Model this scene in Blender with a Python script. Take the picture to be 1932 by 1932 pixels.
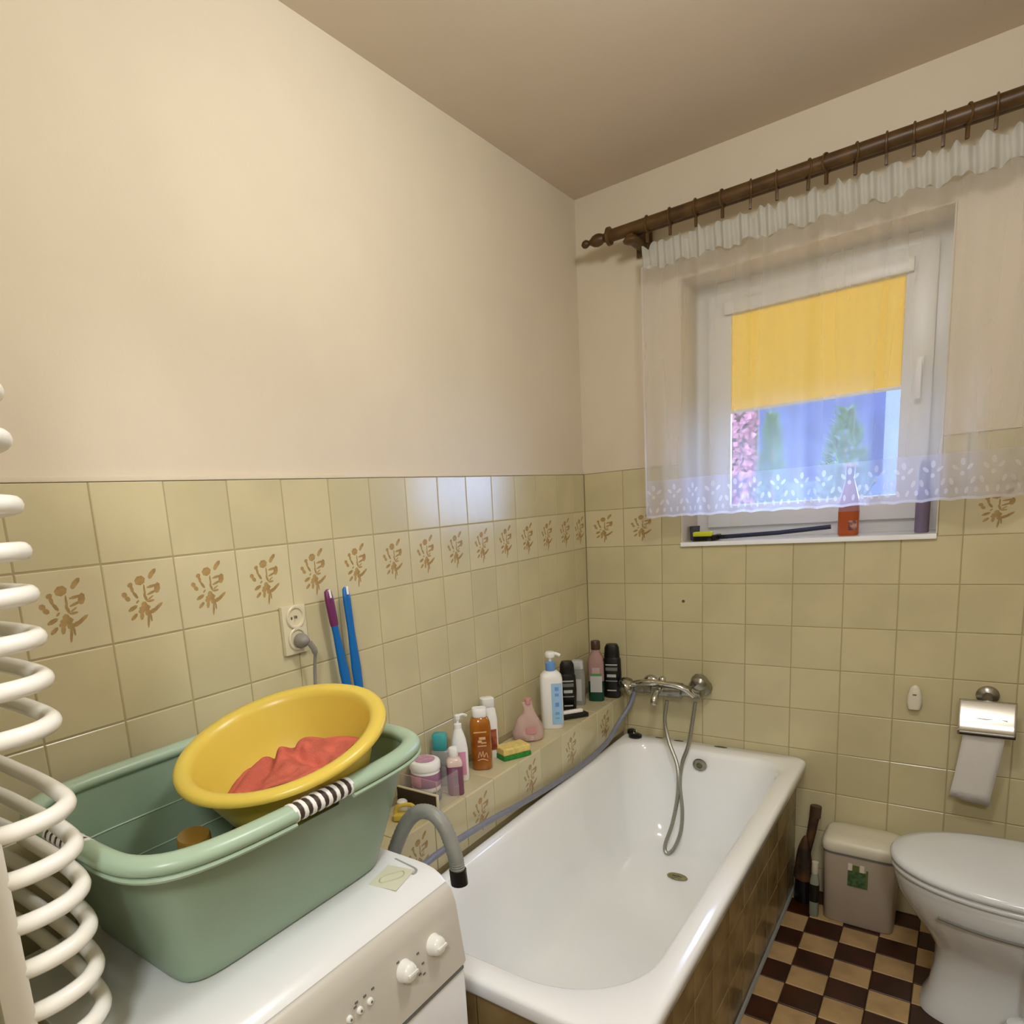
import bpy, bmesh, math, random
from math import sin, cos, pi, radians
from mathutils import Vector, Matrix, Euler
random.seed(7)
for o in list(bpy.data.objects): bpy.data.objects.remove(o)
S = bpy.context.scene
COL = S.collection

# ---------------------------------------------------------------- camera, world, lights, exposure
cam = bpy.data.cameras.new('camera'); camo = bpy.data.objects.new('camera', cam); COL.objects.link(camo)
camo.location = (1.222, -2.648, 1.485)
camo.rotation_euler = (1.392, 0.080, 0.693)
cam.sensor_width = 36; cam.lens = 36 * 1261 / 1932
cam.shift_x = (966 - 761) / 1932; cam.shift_y = (1200 - 966) / 1932
cam.clip_start = 0.02
S.camera = camo

def s2l(c):
    if isinstance(c, str):
        c = [int(c[i:i + 2], 16) / 255 for i in (0, 2, 4)]
    return tuple((x / 12.92 if x <= 0.04045 else ((x + 0.055) / 1.055) ** 2.4) for x in c) + (1,)

w = bpy.data.worlds.new('World'); S.world = w; w.use_nodes = True
bg = w.node_tree.nodes['Background']
bg.inputs[0].default_value = (0.42, 0.57, 1.0, 1); bg.inputs[1].default_value = 13.5
S.view_settings.view_transform = 'Standard'; S.view_settings.look = 'None'
S.view_settings.gamma = 1; S.view_settings.use_curve_mapping = False
S.view_settings.exposure = 0.30

LAMP = (1.04, -1.56, 2.44)
def area(name, loc, rot, size, power, color, shape='DISK'):
    l = bpy.data.lights.new(name, 'AREA'); l.shape = shape; l.size = size; l.energy = power; l.color = color
    o = bpy.data.objects.new(name, l); COL.objects.link(o); o.location = loc; o.rotation_euler = rot
    return o
_pl = bpy.data.lights.new('pendant_light', 'POINT'); _pl.energy = 23; _pl.color = (0.96, 0.98, 1.0); _pl.shadow_soft_size = 0.11
lamp_light = bpy.data.objects.new('pendant_light', _pl); COL.objects.link(lamp_light); lamp_light.location = LAMP
hall_fill = area('hallway_fill', (1.50, -3.30, 2.35), (radians(48), 0, radians(20)), 0.35, 16, (0.97, 0.98, 1.0))  # unseen area light added behind the camera as soft frontal fill

# ---------------------------------------------------------------- materials
def mat(name, color, rough=0.5, metal=0.0, var=0.0, vscale=6.0, bump=0.0, bscale=60.0, color2=None, coat=0.0, spec=0.5, ramp=(0.4, 0.6), trans=0.0, ior=1.45, alpha=1.0, sub=0.0, rnd=False):
    m = bpy.data.materials.new(name); m.use_nodes = True
    nt = m.node_tree; b = nt.nodes['Principled BSDF']
    col = s2l(color)
    b.inputs['Base Color'].default_value = col
    b.inputs['Roughness'].default_value = rough; b.inputs['Metallic'].default_value = metal
    b.inputs['Specular IOR Level'].default_value = spec
    b.inputs['Coat Weight'].default_value = coat; b.inputs['Coat Roughness'].default_value = 0.08
    b.inputs['Transmission Weight'].default_value = trans; b.inputs['IOR'].default_value = ior
    b.inputs['Alpha'].default_value = alpha
    if sub: b.inputs['Subsurface Weight'].default_value = sub; b.inputs['Subsurface Scale'].default_value = 0.02
    tc = nt.nodes.new('ShaderNodeTexCoord')
    if color2 or var:
        n = nt.nodes.new('ShaderNodeTexNoise'); n.inputs['Scale'].default_value = vscale; n.inputs['Detail'].default_value = 4
        if rnd:
            oi = nt.nodes.new('ShaderNodeObjectInfo'); va = nt.nodes.new('ShaderNodeVectorMath'); va.operation = 'MULTIPLY_ADD'
            cb = nt.nodes.new('ShaderNodeCombineXYZ')
            for q_ in range(3): nt.links.new(oi.outputs['Random'], cb.inputs[q_])
            va.inputs[1].default_value = (37, 91, 53); nt.links.new(cb.outputs[0], va.inputs[0]); nt.links.new(tc.outputs['Object'], va.inputs[2]); nt.links.new(va.outputs[0], n.inputs['Vector'])
        else: nt.links.new(tc.outputs['Object'], n.inputs['Vector'])
        r = nt.nodes.new('ShaderNodeValToRGB'); nt.links.new(n.outputs['Fac'], r.inputs[0])
        r.color_ramp.elements[0].position = ramp[0]; r.color_ramp.elements[1].position = ramp[1]
        c2 = s2l(color2) if color2 else tuple(min(1, c * (1 + var)) for c in col[:3]) + (1,)
        c1 = col if color2 else tuple(c * (1 - var) for c in col[:3]) + (1,)
        r.color_ramp.elements[0].color = c1; r.color_ramp.elements[1].color = c2
        nt.links.new(r.outputs[0], b.inputs['Base Color'])
    if bump:
        n2 = nt.nodes.new('ShaderNodeTexNoise'); n2.inputs['Scale'].default_value = bscale; n2.inputs['Detail'].default_value = 3
        nt.links.new(tc.outputs['Object'], n2.inputs['Vector'])
        bp = nt.nodes.new('ShaderNodeBump'); bp.inputs['Strength'].default_value = bump; bp.inputs['Distance'].default_value = 0.002
        nt.links.new(n2.outputs['Fac'], bp.inputs['Height']); nt.links.new(bp.outputs[0], b.inputs['Normal'])
    return m

M = {}
M['paint'] = mat('cream_wall_paint', 'd9cdb6', 0.75, var=0.02, vscale=2.5, bump=0.15, bscale=90)
M['ceiling'] = mat('ceiling_paint', 'd8c9b4', 0.9, var=0.02, vscale=2, bump=0.1)
M['grout'] = mat('wall_grout', 'a89c76', 0.9)
M['tile'] = mat('beige_glazed_tile', 'c9bf98', 0.20, var=0.05, vscale=4.5, bump=0.05, bscale=7, rnd=True)
M['tile2'] = mat('beige_decor_tile', 'cec49f', 0.20, var=0.04, vscale=5, bump=0.05, bscale=7, rnd=True)
M['motif'] = mat('brown_tile_print', 'a88c5c', 0.2, var=0.12, vscale=60)
M['browntile'] = mat('brown_marbled_tile', '7d683f', 0.25, color2='a18a5e', vscale=7, ramp=(0.36, 0.66), rnd=True)
M['floor_light'] = mat('light_floor_tile', 'a98c62', 0.35, var=0.12, vscale=14, rnd=True)
M['floor_dark'] = mat('dark_brown_floor_tile', '35180a', 0.3, var=0.25, vscale=14, rnd=True)
M['floor_grout'] = mat('floor_grout', '3c3020', 0.9)
M['enamel'] = mat('white_enamel', 'f6f8f8', 0.12, var=0.012, vscale=3, coat=0.3)
M['chrome'] = mat('chrome', 'c9c9c4', 0.12, metal=1.0, var=0.03, vscale=30)
M['dchrome'] = mat('worn_chrome', '9a988e', 0.28, metal=1.0, var=0.1, vscale=50)
M['black'] = mat('black_plastic', '141312', 0.3, var=0.1, vscale=20)
M['washer'] = mat('white_appliance_enamel', 'e8eaea', 0.25, var=0.012, vscale=4)
M['washer_panel'] = mat('white_control_panel', 'c9c5ba', 0.35, var=0.015, vscale=4)
M['knob'] = mat('glossy_white_knob', 'ecece6', 0.15, var=0.01)
M['groove_and_shade'] = mat('dark_seam_and_shade', '6f716c', 0.8, var=0.05)  # grey of seams and marks, also the painted shadow line on the toilet
M['sage'] = mat('sage_green_plastic', '8fa78f', 0.36, var=0.03, vscale=9, sub=0.03)
M['sage_rim'] = mat('sage_green_rim_plastic', 'a5bda5', 0.3, var=0.02, vscale=9)
M['white'] = mat('white_plastic', 'efeeea', 0.3, var=0.015)
M['dark'] = mat('dark_brown_rubber', '42352b', 0.5, var=0.1)
M['yellow'] = mat('yellow_plastic', 'd9c052', 0.3, var=0.03, vscale=6, sub=0.05)
M['coral'] = mat('coral_towel', 'c2614e', 0.95, var=0.12, vscale=30, bump=0.8, bscale=400)
M['radiator'] = mat('white_radiator_enamel', 'f3f1e8', 0.25, var=0.012)
M['wood'] = mat('brown_stained_wood', '432c10', 0.4, color2='5e4420', vscale=18, ramp=(0.3, 0.7))
M['pvc'] = mat('white_window_frame', 'e6e6e2', 0.3, var=0.012)
M['ceramic'] = mat('white_ceramic', 'dde1e2', 0.1, var=0.012, coat=0.3)
M['seat'] = mat('white_toilet_seat_plastic', 'd4d8da', 0.18, var=0.012)
M['bin'] = mat('grey_beige_bin_plastic', 'b3a593', 0.4, var=0.03)
M['binlid'] = mat('off_white_bin_lid', 'd9d3bd', 0.35, var=0.02)
M['green'] = mat('dark_green_print', '35502c', 0.5, color2='4f6a45', vscale=80)
M['paper'] = mat('white_toilet_paper', 'dedad4', 0.9, var=0.015, bump=0.3, bscale=300)
M['greyhose'] = mat('grey_ribbed_hose', '8b8d86', 0.4, var=0.05, vscale=40)
M['bluegrey'] = mat('blue_grey_hose', '7b7e8c', 0.35, var=0.05, vscale=40)
M['steel'] = mat('steel_braid', '9c9b90', 0.3, metal=0.8, var=0.15, vscale=500)
M['plugg'] = mat('warm_grey_plastic', '8a857c', 0.4, var=0.03)
M['blue'] = mat('blue_plastic', '0b66ad', 0.3, var=0.03)
M['purplegrip'] = mat('purple_plastic', '6d2a5a', 0.35, var=0.03)
M['amber'] = mat('amber_liquid', '8a4606', 0.12, color2='a86410', vscale=14, coat=0.5)
M['gold'] = mat('gold_print', 'e2b47a', 0.4, var=0.1)
M['pink'] = mat('pink_label', 'd895b0', 0.4, var=0.05)
M['mauve'] = mat('mauve_label', '9c6f8c', 0.4, var=0.05)
M['plum'] = mat('plum_liquid', '7d4a62', 0.2, var=0.05)
M['teal'] = mat('teal_plastic', '3f9f9f', 0.35, var=0.03)
M['lblue'] = mat('light_blue_label', '9cc2e2', 0.4, var=0.03)
M['mblue'] = mat('mid_blue_plastic', '6d9fda', 0.35, var=0.03)
M['sponge_y'] = mat('yellow_sponge_foam', 'e0c878', 0.95, var=0.08, vscale=80, bump=1, bscale=300)
M['sponge_g'] = mat('green_scouring_pad', '2f8a36', 0.95, var=0.15, vscale=120, bump=1, bscale=300)
M['grey'] = mat('grey_plastic', '8d8f8a', 0.35, var=0.03)
M['lgrey'] = mat('light_grey_print', 'b9bcb8', 0.5, var=0.05)
M['dgreen'] = mat('dark_green_liquid', '0d4434', 0.15, var=0.05)
M['brown'] = mat('brown_cap', '4a3526', 0.35, var=0.05)
M['clear'] = mat('clear_plastic', 'f2e6e6', 0.1, alpha=0.10)
M['pouch'] = mat('pale_pink_film', 'd8b8b0', 0.15, var=0.05, alpha=0.7)
M['rose'] = mat('dusty_rose', 'c88f8f', 0.4, var=0.05)
M['orange'] = mat('orange_liquid', 'b8562a', 0.15, var=0.05)
M['limey'] = mat('lime_yellow_plastic', 'd9e032', 0.35, var=0.03)
M['stripe'] = mat('tarnish', '5d5a3c', 0.6, var=0.2, vscale=60)
M['cream'] = mat('cream_socket_plastic', 'd6cdae', 0.3, var=0.02)
M['lace'] = mat('white_lace_thread', 'f4f4f6', 0.9, var=0.02)
M['bag'] = mat('dark_wash', '2f2318', 0.7, color2='5a3a1a', vscale=14)

def sheer(name, color, opacity, transl=0.5, weave=0.0):
    m = bpy.data.materials.new(name); m.use_nodes = True; nt = m.node_tree; nt.nodes.clear()
    out = nt.nodes.new('ShaderNodeOutputMaterial')
    d = nt.nodes.new('ShaderNodeBsdfDiffuse'); t = nt.nodes.new('ShaderNodeBsdfTranslucent'); tr = nt.nodes.new('ShaderNodeBsdfTransparent')
    d.inputs[0].default_value = t.inputs[0].default_value = s2l(color)
    m1 = nt.nodes.new('ShaderNodeMixShader'); m1.inputs[0].default_value = transl
    nt.links.new(d.outputs[0], m1.inputs[1]); nt.links.new(t.outputs[0], m1.inputs[2])
    m2 = nt.nodes.new('ShaderNodeMixShader'); m2.inputs[0].default_value = opacity
    nt.links.new(tr.outputs[0], m2.inputs[1]); nt.links.new(m1.outputs[0], m2.inputs[2])
    if weave:
        tc = nt.nodes.new('ShaderNodeTexCoord'); n = nt.nodes.new('ShaderNodeTexNoise'); n.inputs['Scale'].default_value = 14; n.inputs['Detail'].default_value = 2
        mp = nt.nodes.new('ShaderNodeMapping'); mp.inputs['Scale'].default_value = (1, 1, 0.06)
        nt.links.new(tc.outputs['Object'], mp.inputs[0]); nt.links.new(mp.outputs[0], n.inputs['Vector'])
        mr = nt.nodes.new('ShaderNodeMapRange'); mr.inputs[1].default_value = 0.3; mr.inputs[2].default_value = 0.7
        mr.inputs[3].default_value = max(0, opacity - weave); mr.inputs[4].default_value = opacity + weave
        nt.links.new(n.outputs['Fac'], mr.inputs[0]); nt.links.new(mr.outputs[0], m2.inputs[0])
    nt.links.new(m2.outputs[0], out.inputs[0])
    return m
M['voile'] = sheer('sheer_voile', 'f2f0f2', 0.28, 0.6, 0.02)
M['heading'] = sheer('gathered_heading_voile', 'd2d2cc', 0.85, 0.35)
M['lace'] = sheer('white_lace', 'f6f6fa', 0.55, 0.6)
M['laceband'] = sheer('lace_net', 'e4e3f4', 0.42, 0.6)
M['blind'] = sheer('yellow_blind_fabric', 'e0a62e', 1.0, 0.36)

def glass_mat():
    m = bpy.data.materials.new('window_glass'); m.use_nodes = True; nt = m.node_tree; nt.nodes.clear()
    out = nt.nodes.new('ShaderNodeOutputMaterial'); tr = nt.nodes.new('ShaderNodeBsdfTransparent'); g = nt.nodes.new('ShaderNodeBsdfGlossy'); g.inputs['Roughness'].default_value = 0.01
    f = nt.nodes.new('ShaderNodeFresnel'); f.inputs[0].default_value = 1.4; mx = nt.nodes.new('ShaderNodeMixShader')
    tr.inputs[0].default_value = (0.95, 0.97, 0.97, 1)
    nt.links.new(f.outputs[0], mx.inputs[0]); nt.links.new(tr.outputs[0], mx.inputs[1]); nt.links.new(g.outputs[0], mx.inputs[2]); nt.links.new(mx.outputs[0], out.inputs[0])
    return m
M['glass'] = glass_mat()

# ---------------------------------------------------------------- mesh helpers
def mkmesh(name, bm, m, smooth=40):
    me = bpy.data.meshes.new(name); bm.normal_update(); bm.to_mesh(me); bm.free()
    ms = m if isinstance(m, (list, tuple)) else [m]
    for x in ms: me.materials.append(M[x] if isinstance(x, str) else x)
    if smooth:
        for p in me.polygons: p.use_smooth = True
        me.set_sharp_from_angle(angle=radians(smooth))
    return me
def obj(name, bm, m, parent=None, loc=(0, 0, 0), rot=(0, 0, 0), smooth=40, label=None, kind=None):
    me = mkmesh(name, bm, m, smooth) if isinstance(bm, bmesh.types.BMesh) else bm
    o = bpy.data.objects.new(name, me); COL.objects.link(o); o.location = loc; o.rotation_euler = rot
    if parent: o.parent = parent
    if label: o['label'] = label
    if kind: o['kind'] = kind
    return o
def tag(o, label, cat, group=None, kind=None):
    o['label'] = label; o['category'] = cat
    if group: o['group'] = group
    if kind: o['kind'] = kind
    return o
def thing(name, label, cat, loc=(0, 0, 0), rotz=0, group=None, rot=None):
    o = bpy.data.objects.new(name, None); COL.objects.link(o); o.location = loc
    o.rotation_euler = rot if rot else (0, 0, rotz); o.empty_display_size = 0.05
    return tag(o, label, cat, group)
def dup(root, loc, rot=None, label=None):
    r = root.copy(); COL.objects.link(r); r.location = loc
    if rot is not None: r.rotation_euler = rot
    if label: r['label'] = label
    for ch in list(root.children):
        c = ch.copy(); COL.objects.link(c); c.parent = r
        for g in ch.children:
            d = g.copy(); COL.objects.link(d); d.parent = c
    return r
def box(x0, x1, y0, y1, z0, z1, bev=0.0, bm=None, seg=2):
    b = bm or bmesh.new(); t = bmesh.new() if bev else b
    vs = [t.verts.new((x, y, z)) for x in (x0, x1) for y in (y0, y1) for z in (z0, z1)]
    for f in ((0, 1, 3, 2), (4, 6, 7, 5), (0, 4, 5, 1), (2, 3, 7, 6), (0, 2, 6, 4), (1, 5, 7, 3)): t.faces.new([vs[i] for i in f])
    if bev:
        bmesh.ops.bevel(t, geom=t.edges[:], offset=bev, segments=seg, affect='EDGES', profile=0.7)
        me = bpy.data.meshes.new('t'); t.to_mesh(me); t.free(); b.from_mesh(me); bpy.data.meshes.remove(me)
    return b
def sring(a, b, z=0, cx=0, cy=0, n=2.0, N=48):
    r = []
    for i in range(N):
        t = 2 * pi * i / N; c, s = cos(t), sin(t)
        r.append(Vector((cx + a * math.copysign(abs(c) ** (2 / n), c), cy + b * math.copysign(abs(s) ** (2 / n), s), z)))
    return r
def rrect(x0, x1, y0, y1, r, z, N=8):
    pts = []
    rs = r if isinstance(r, (list, tuple)) else (r, r, r, r)   # corners: +x+y, -x+y, -x-y, +x-y
    for (cx, cy, a0), q in zip(((x1, y1, 0), (x0, y1, 90), (x0, y0, 180), (x1, y0, 270)), rs):
        ox = cx - q if cx == x1 else cx + q; oy = cy - q if cy == y1 else cy + q
        for i in range(N + 1):
            a = radians(a0 + 90 * i / N); pts.append(Vector((ox + q * cos(a), oy + q * sin(a), z)))
    return pts
def loft(rings, cap0=True, cap1=True, bm=None, closed=True, skip=None, mi=0):
    b = bm or bmesh.new()
    V = [[b.verts.new(p) for p in r] for r in rings]; n = len(rings[0])
    for j in range(len(V) - 1):
        for i in range(n if closed else n - 1):
            if skip and skip(j, i): continue
            k = (i + 1) % n
            try:
                f = b.faces.new((V[j][i], V[j][k], V[j + 1][k], V[j + 1][i])); f.material_index = mi
            except ValueError: pass
    if cap0 and closed: f = b.faces.new(V[0][::-1]); f.material_index = mi
    if cap1 and closed: f = b.faces.new(V[-1]); f.material_index = mi
    return b
def lathe(prof, N=28, cx=0, cy=0, bm=None, cap0=True, cap1=True, mi=0):
    return loft([sring(max(r, 1e-4), max(r, 1e-4), z, cx, cy, 2, N) for r, z in prof], cap0, cap1, bm, mi=mi)
def spline(pts, k=8, closed=False):
    P = [Vector(p) for p in pts]; out = []; n = len(P)
    for i in range(n if closed else n - 1):
        p1, p2 = P[i], P[(i + 1) % n]
        p0 = P[(i - 1) % n] if (closed or i > 0) else p1 * 2 - p2
        p3 = P[(i + 2) % n] if (closed or i + 2 < n) else p2 * 2 - p1
        for j in range(k):
            t = j / k
            out.append(0.5 * ((2 * p1) + (p2 - p0) * t + (2 * p0 - 5 * p1 + 4 * p2 - p3) * t * t + (3 * p1 - p0 - 3 * p2 + p3) * t ** 3))
    if not closed: out.append(P[-1])
    return out
def tube(pts, r, N=10, bm=None, closed=False, caps=True, mi=0):
    P = [Vector(p) for p in pts]; n = len(P); b = bm or bmesh.new()
    rf = r if callable(r) else (lambda i: r)
    T = []
    for i in range(n):
        a = P[(i - 1) % n] if (closed or i > 0) else P[i]; c = P[(i + 1) % n] if (closed or i < n - 1) else P[i]
        T.append((c - a).normalized())
    up = Vector((0, 0, 1)) if abs(T[0].z) < 0.9 else Vector((1, 0, 0))
    u = T[0].cross(up).normalized(); rings = []
    for i in range(n):
        u = (u - T[i] * u.dot(T[i])).normalized(); v = T[i].cross(u)
        rr = rf(i); rx, ry = rr if isinstance(rr, tuple) else (rr, rr)
        rings.append([P[i] + u * (rx * cos(2 * pi * k / N)) + v * (ry * sin(2 * pi * k / N)) for k in range(N)])
    if closed: rings.append(rings[0])
    V = []
    for j, rg in enumerate(rings):
        V.append(V[0] if (closed and j == len(rings) - 1) else [b.verts.new(p) for p in rg])
    for j in range(len(V) - 1):
        for i in range(N):
            f = b.faces.new((V[j][i], V[j + 1][i], V[j + 1][(i + 1) % N], V[j][(i + 1) % N])); f.material_index = mi
    if not closed and caps:
        f = b.faces.new(V[0]); f.material_index = mi; f = b.faces.new(V[-1][::-1]); f.material_index = mi
    return b
def xf(bm, mtx):
    bmesh.ops.transform(bm, matrix=mtx, verts=bm.verts[:]); return bm
def recalc(bm):
    bmesh.ops.recalc_face_normals(bm, faces=bm.faces[:]); return bm
def merge(bm, bm2):
    me = bpy.data.meshes.new('t'); bm2.to_mesh(me); bm2.free(); bm.from_mesh(me); bpy.data.meshes.remove(me); return bm

# ---------------------------------------------------------------- room shell
ZT, ZC, T = 1.59, 2.62, 0.15          # tile top, ceiling, tile size
XR, YR = 1.90, -2.50                  # right wall, rear wall
WX0, WX1, WZ0, WZ1 = 0.385, 1.150, 1.295, 2.235
def struct(name, bm, m, smooth=0): return obj(name, bm, m, smooth=smooth, kind='structure')
wall_left = struct('wall_left', box(-0.16, -0.006, -2.64, 0.34, -0.1, ZC + 0.05), 'paint')
b = box(-0.006, WX0, 0.006, 0.34, -0.1, ZC + 0.05); box(WX1, XR + 0.15, 0.006, 0.34, -0.1, ZC + 0.05, bm=b)
box(WX0, WX1, 0.006, 0.34, -0.1, WZ0, bm=b); box(WX0, WX1, 0.006, 0.34, WZ1, ZC + 0.05, bm=b)
wall_back = struct('wall_back', b, 'paint')
wall_right = struct('wall_right', box(XR, XR + 0.15, -3.9, 0.006, -0.1, ZC + 0.05), 'paint')
b = box(-0.006, 0.54, YR - 0.14, YR, -0.1, ZC + 0.05); box(0.54, XR, YR - 0.14, YR, 2.08, ZC + 0.05, bm=b); box(1.62, XR, YR - 0.14, YR, -0.1, 2.08, bm=b)
wall_rear = struct('wall_rear', b, 'paint')
b = box(0.45, XR, -3.9, -3.78, -0.1, ZC + 0.05); box(0.40, 0.52, -3.78, YR - 0.14, -0.1, ZC + 0.05, bm=b)
wall_hallway = struct('wall_hallway', b, 'paint')
ceiling = struct('ceiling', box(-0.16, XR + 0.15, -3.9, 0.34, ZC, ZC + 0.1), 'ceiling')
floor = struct('floor', box(-0.16, XR + 0.15, -3.9, 0.34, -0.1, -0.006), 'floor_grout')
# grout beds behind the tiles
def motif_shapes():
    E = [(-.027, .247, .078, .062, 15), (.155, .320, .085, .034, 42), (.125, .275, .035, .022, 30), (.20, .125, .045, .075, -15), (.13, .155, .085, .020, 8), (.12, .075, .085, .018, 18),
         (-.166, .205, .040, .030, 20), (-.150, .150, .024, .055, 10), (-.115, .070, .022, .060, 32), (-.26, .090, .040, .035, -20), (-.225, .035, .042, .032, -40), (-.173, -.095, .075, .028, 22), (-.17, -.206, .062, .026, 38),
         (-.012, -.114, .085, .045, 5), (-.012, -.075, .045, .05, 0), (.018, .104, .014, .095, 0), (.02, .02, .02, .06, 20), (.086, -.032, .055, .017, 4), (.09, .01, .05, .012, 30), (.16, -.134, .110, .026, 34), (.10, -.165, .06, .03, 20),
         (.015, -.285, .017, .100, -10), (.055, -.235, .015, .070, 5), (-.065, -.205, .028, .060, -12), (-.06, -.15, .05, .03, 0), (.03, -.18, .05, .04, 0), (-.10, -.02, .03, .014, 40)]
    return E
def tile_bm(wd, ht, motif=False, th=0.006):
    """tile lying in local XZ plane, front towards -Y, front face at y=0"""
    g = 0.0013; b = bmesh.new(); x, z = wd / 2 - g, ht / 2 - g; e = 0.0012
    f0 = [Vector((sx * x, th, sz * z)) for sx, sz in ((-1, -1), (1, -1), (1, 1), (-1, 1))]
    f1 = [Vector((sx * x, e, sz * z)) for sx, sz in ((-1, -1), (1, -1), (1, 1), (-1, 1))]
    f2 = [Vector((sx * (x - e * 1.4), 0, sz * (z - e * 1.4))) for sx, sz in ((-1, -1), (1, -1), (1, 1), (-1, 1))]
    loft([f0, f1, f2], False, True, b)
    if motif:
        s = ht
        for kk_, (cx, cz, rx, rz, a) in enumerate(motif_shapes()):
            a = radians(a); vs = []
            for k in range(7):
                t = 2 * pi * k / 7; px, pz = rx * cos(t), rz * sin(t)
                vs.append(b.verts.new((s * (cx + px * cos(a) - pz * sin(a)), -0.0002 - kk_ * 1.2e-5, s * (cz + px * sin(a) + pz * cos(a)))))
            f = b.faces.new(vs); f.material_index = 1
    bmesh.ops.recalc_face_normals(b, faces=[f for f in b.faces if f.material_index == 0])
    for f in b.faces:
        f.normal_update()
        if f.material_index == 1 and f.normal.y > 0: f.normal_flip()
    return b
_tm = {}
def tile_mesh(wd, ht, motif=False, m='tile'):
    k = (round(wd, 3), round(ht, 3), motif, m)
    if k not in _tm: _tm[k] = mkmesh('tile', tile_bm(wd, ht, motif), [m, 'motif'] if motif else m, 30)
    return _tm[k]
def put_tile(parent, u0, u1, v0, v1, plane, val, motif=False, m=None, jit=0.0006):
    """plane 'x+': faces +x at x=val, u=y ; 'y-': faces -y, u=x; 'y+': faces +y; 'z': top"""
    m = m or ('tile2' if motif else 'tile')
    me = tile_mesh(u1 - u0, v1 - v0, motif, m); uc, vc = (u0 + u1) / 2, (v0 + v1) / 2
    j = random.uniform(-jit, 0); tl = [random.uniform(-.0025, .0025) for _ in range(2)]
    if plane == 'x+': loc, rot = (val + j, uc, vc), (tl[0], 0, pi / 2 + tl[1])
    elif plane == 'y-': loc, rot = (uc, val - j, vc), (tl[0], 0, tl[1])
    elif plane == 'y+': loc, rot = (uc, val + j, vc), (tl[0], 0, pi + tl[1])
    elif plane == 'z': loc, rot = (uc, vc, val + j), (-pi / 2 + tl[0] * .3, tl[1] * .3, 0)
    o = bpy.data.objects.new('tile', me); COL.objects.link(o); o.location = loc; o.rotation_euler = rot; o.parent = parent
    return o
obj('grout_bed', box(-0.0059, -0.0016, -2.5, 0.005, 0, ZT - .001), 'grout', wall_left, smooth=0)
obj('paint_edge', box(-.0058, .0008, -2.5, .005, ZT, ZT + .009, .002), 'paint', wall_left)
obj('paint_edge', box(0, WX0, -.0008, .0058, ZT, ZT + .007, .002, bm=box(WX1, XR, -.0008, .0058, ZT, ZT + .007, .002)), 'paint', wall_back)
yj = [0.0] + [-(0.717 + j) * T for j in range(16)] + [-2.5]
for i in range(len(yj) - 1):
    for k in range(7 if yj[i] > -1.75 else 11):
        if k > 5 and yj[i] > -1.75: continue
        put_tile(wall_left, yj[i + 1], yj[i], ZT - T * (k + 1), ZT - T * k, 'x+', 0, motif=(k == 1))
b = box(0, XR, 0.0016, 0.0059, 0, WZ0); box(0, WX0, 0.0016, 0.0059, WZ0, ZT - .001, bm=b); box(WX1, XR, 0.0016, 0.0059, WZ0, ZT - .001, bm=b)
obj('grout_bed', b, 'grout', wall_back, smooth=0)
xj = [0.0] + [(1.075 + c) * T for c in range(12)] + [XR]
for i in range(len(xj) - 1):
    for k in range(11):
        z1 = ZT - T * k; z0 = max(z1 - T, 0.0); x0, x1 = xj[i], xj[i + 1]
        if z1 - z0 < 0.03: continue
        if k < 2:
            if x0 >= WX0 - .01 and x1 <= WX1 + .01: continue
            if x0 < WX0 < x1: x1 = WX0
            if x0 < WX1 < x1: x0 = WX1
        if x1 < 0.79 and z1 < 0.5: continue
        put_tile(wall_back, x0, x1, z0, z1, 'y-', 0, motif=(k == 1 and x1 - x0 > .12))
for i in range(4):
    for k in range(11): put_tile(wall_rear, 0.0 + i * .135, .135 + i * .135, max(ZT - T * (k + 1), 0), ZT - T * k, 'y+', YR + .004)
# tile screw hole
obj('screw_hole', lathe([(0.0, -.0006), (.006, -.0006), (.006, 0)], 12), 'stripe', wall_back, (0.392, -0.0005, 1.072), (pi / 2, 0, 0))
# floor tiles, 10 cm checkerboard
F10 = 0.1
me_l = mkmesh('tile', tile_bm(F10, F10), 'floor_light', 30); me_d = mkmesh('tile', tile_bm(F10, F10), 'floor_dark', 30)
for ix in range(11):
    for iy in range(15):
        x = 0.768 + ix * F10 + F10 / 2; y = 0.0 - iy * F10 - F10 / 2 + .012
        if x > 1.88: continue
        o = bpy.data.objects.new('tile', me_l if (ix + iy) % 2 == 0 else me_d); COL.objects.link(o)
        o.location = (x, y, random.uniform(-.0008, 0)); o.rotation_euler = (-pi / 2 + random.uniform(-.003, .003), random.uniform(-.003, .003), 0); o.parent = floor
b1, b2 = bmesh.new(), bmesh.new()
for ix in range(19):
    for iy in range(0, 38):
        x = 0.068 + ix * F10 + .001; y = 0.012 - (iy + 1) * F10 + .001
        if (ix >= 7 and iy < 15) or x + .1 > XR: continue
        box(x, x + .098, y, y + .098, -.006, -.0004, bm=(b1 if (ix + iy + 1) % 2 else b2))
obj('light_tiles', b1, 'floor_light', floor, smooth=0, kind='stuff'); obj('dark_tiles', b2, 'floor_dark', floor, smooth=0, kind='stuff')

# tiled ledge along the left wall
LZ, LX = 0.672, 0.150
ledge = struct('trim_1', box(0.001, LX - .006, -2.49, -0.001, 0, LZ - .006), 'grout')
lj = [0.0] + [-(0.125 + .15 * j) for j in range(13)]
for i in range(len(lj) - 1):
    y1, y0 = lj[i], lj[i + 1]
    put_tile(ledge, 0.001, LX - .001, y0, y1, 'z', LZ)
    put_tile(ledge, y0, y1, LZ - .157, LZ - .001, 'x+', LX, motif=(i % 2 == 1))
    if i > 9: put_tile(ledge, y0, y1, LZ - .307, LZ - .157, 'x+', LX)

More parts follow.
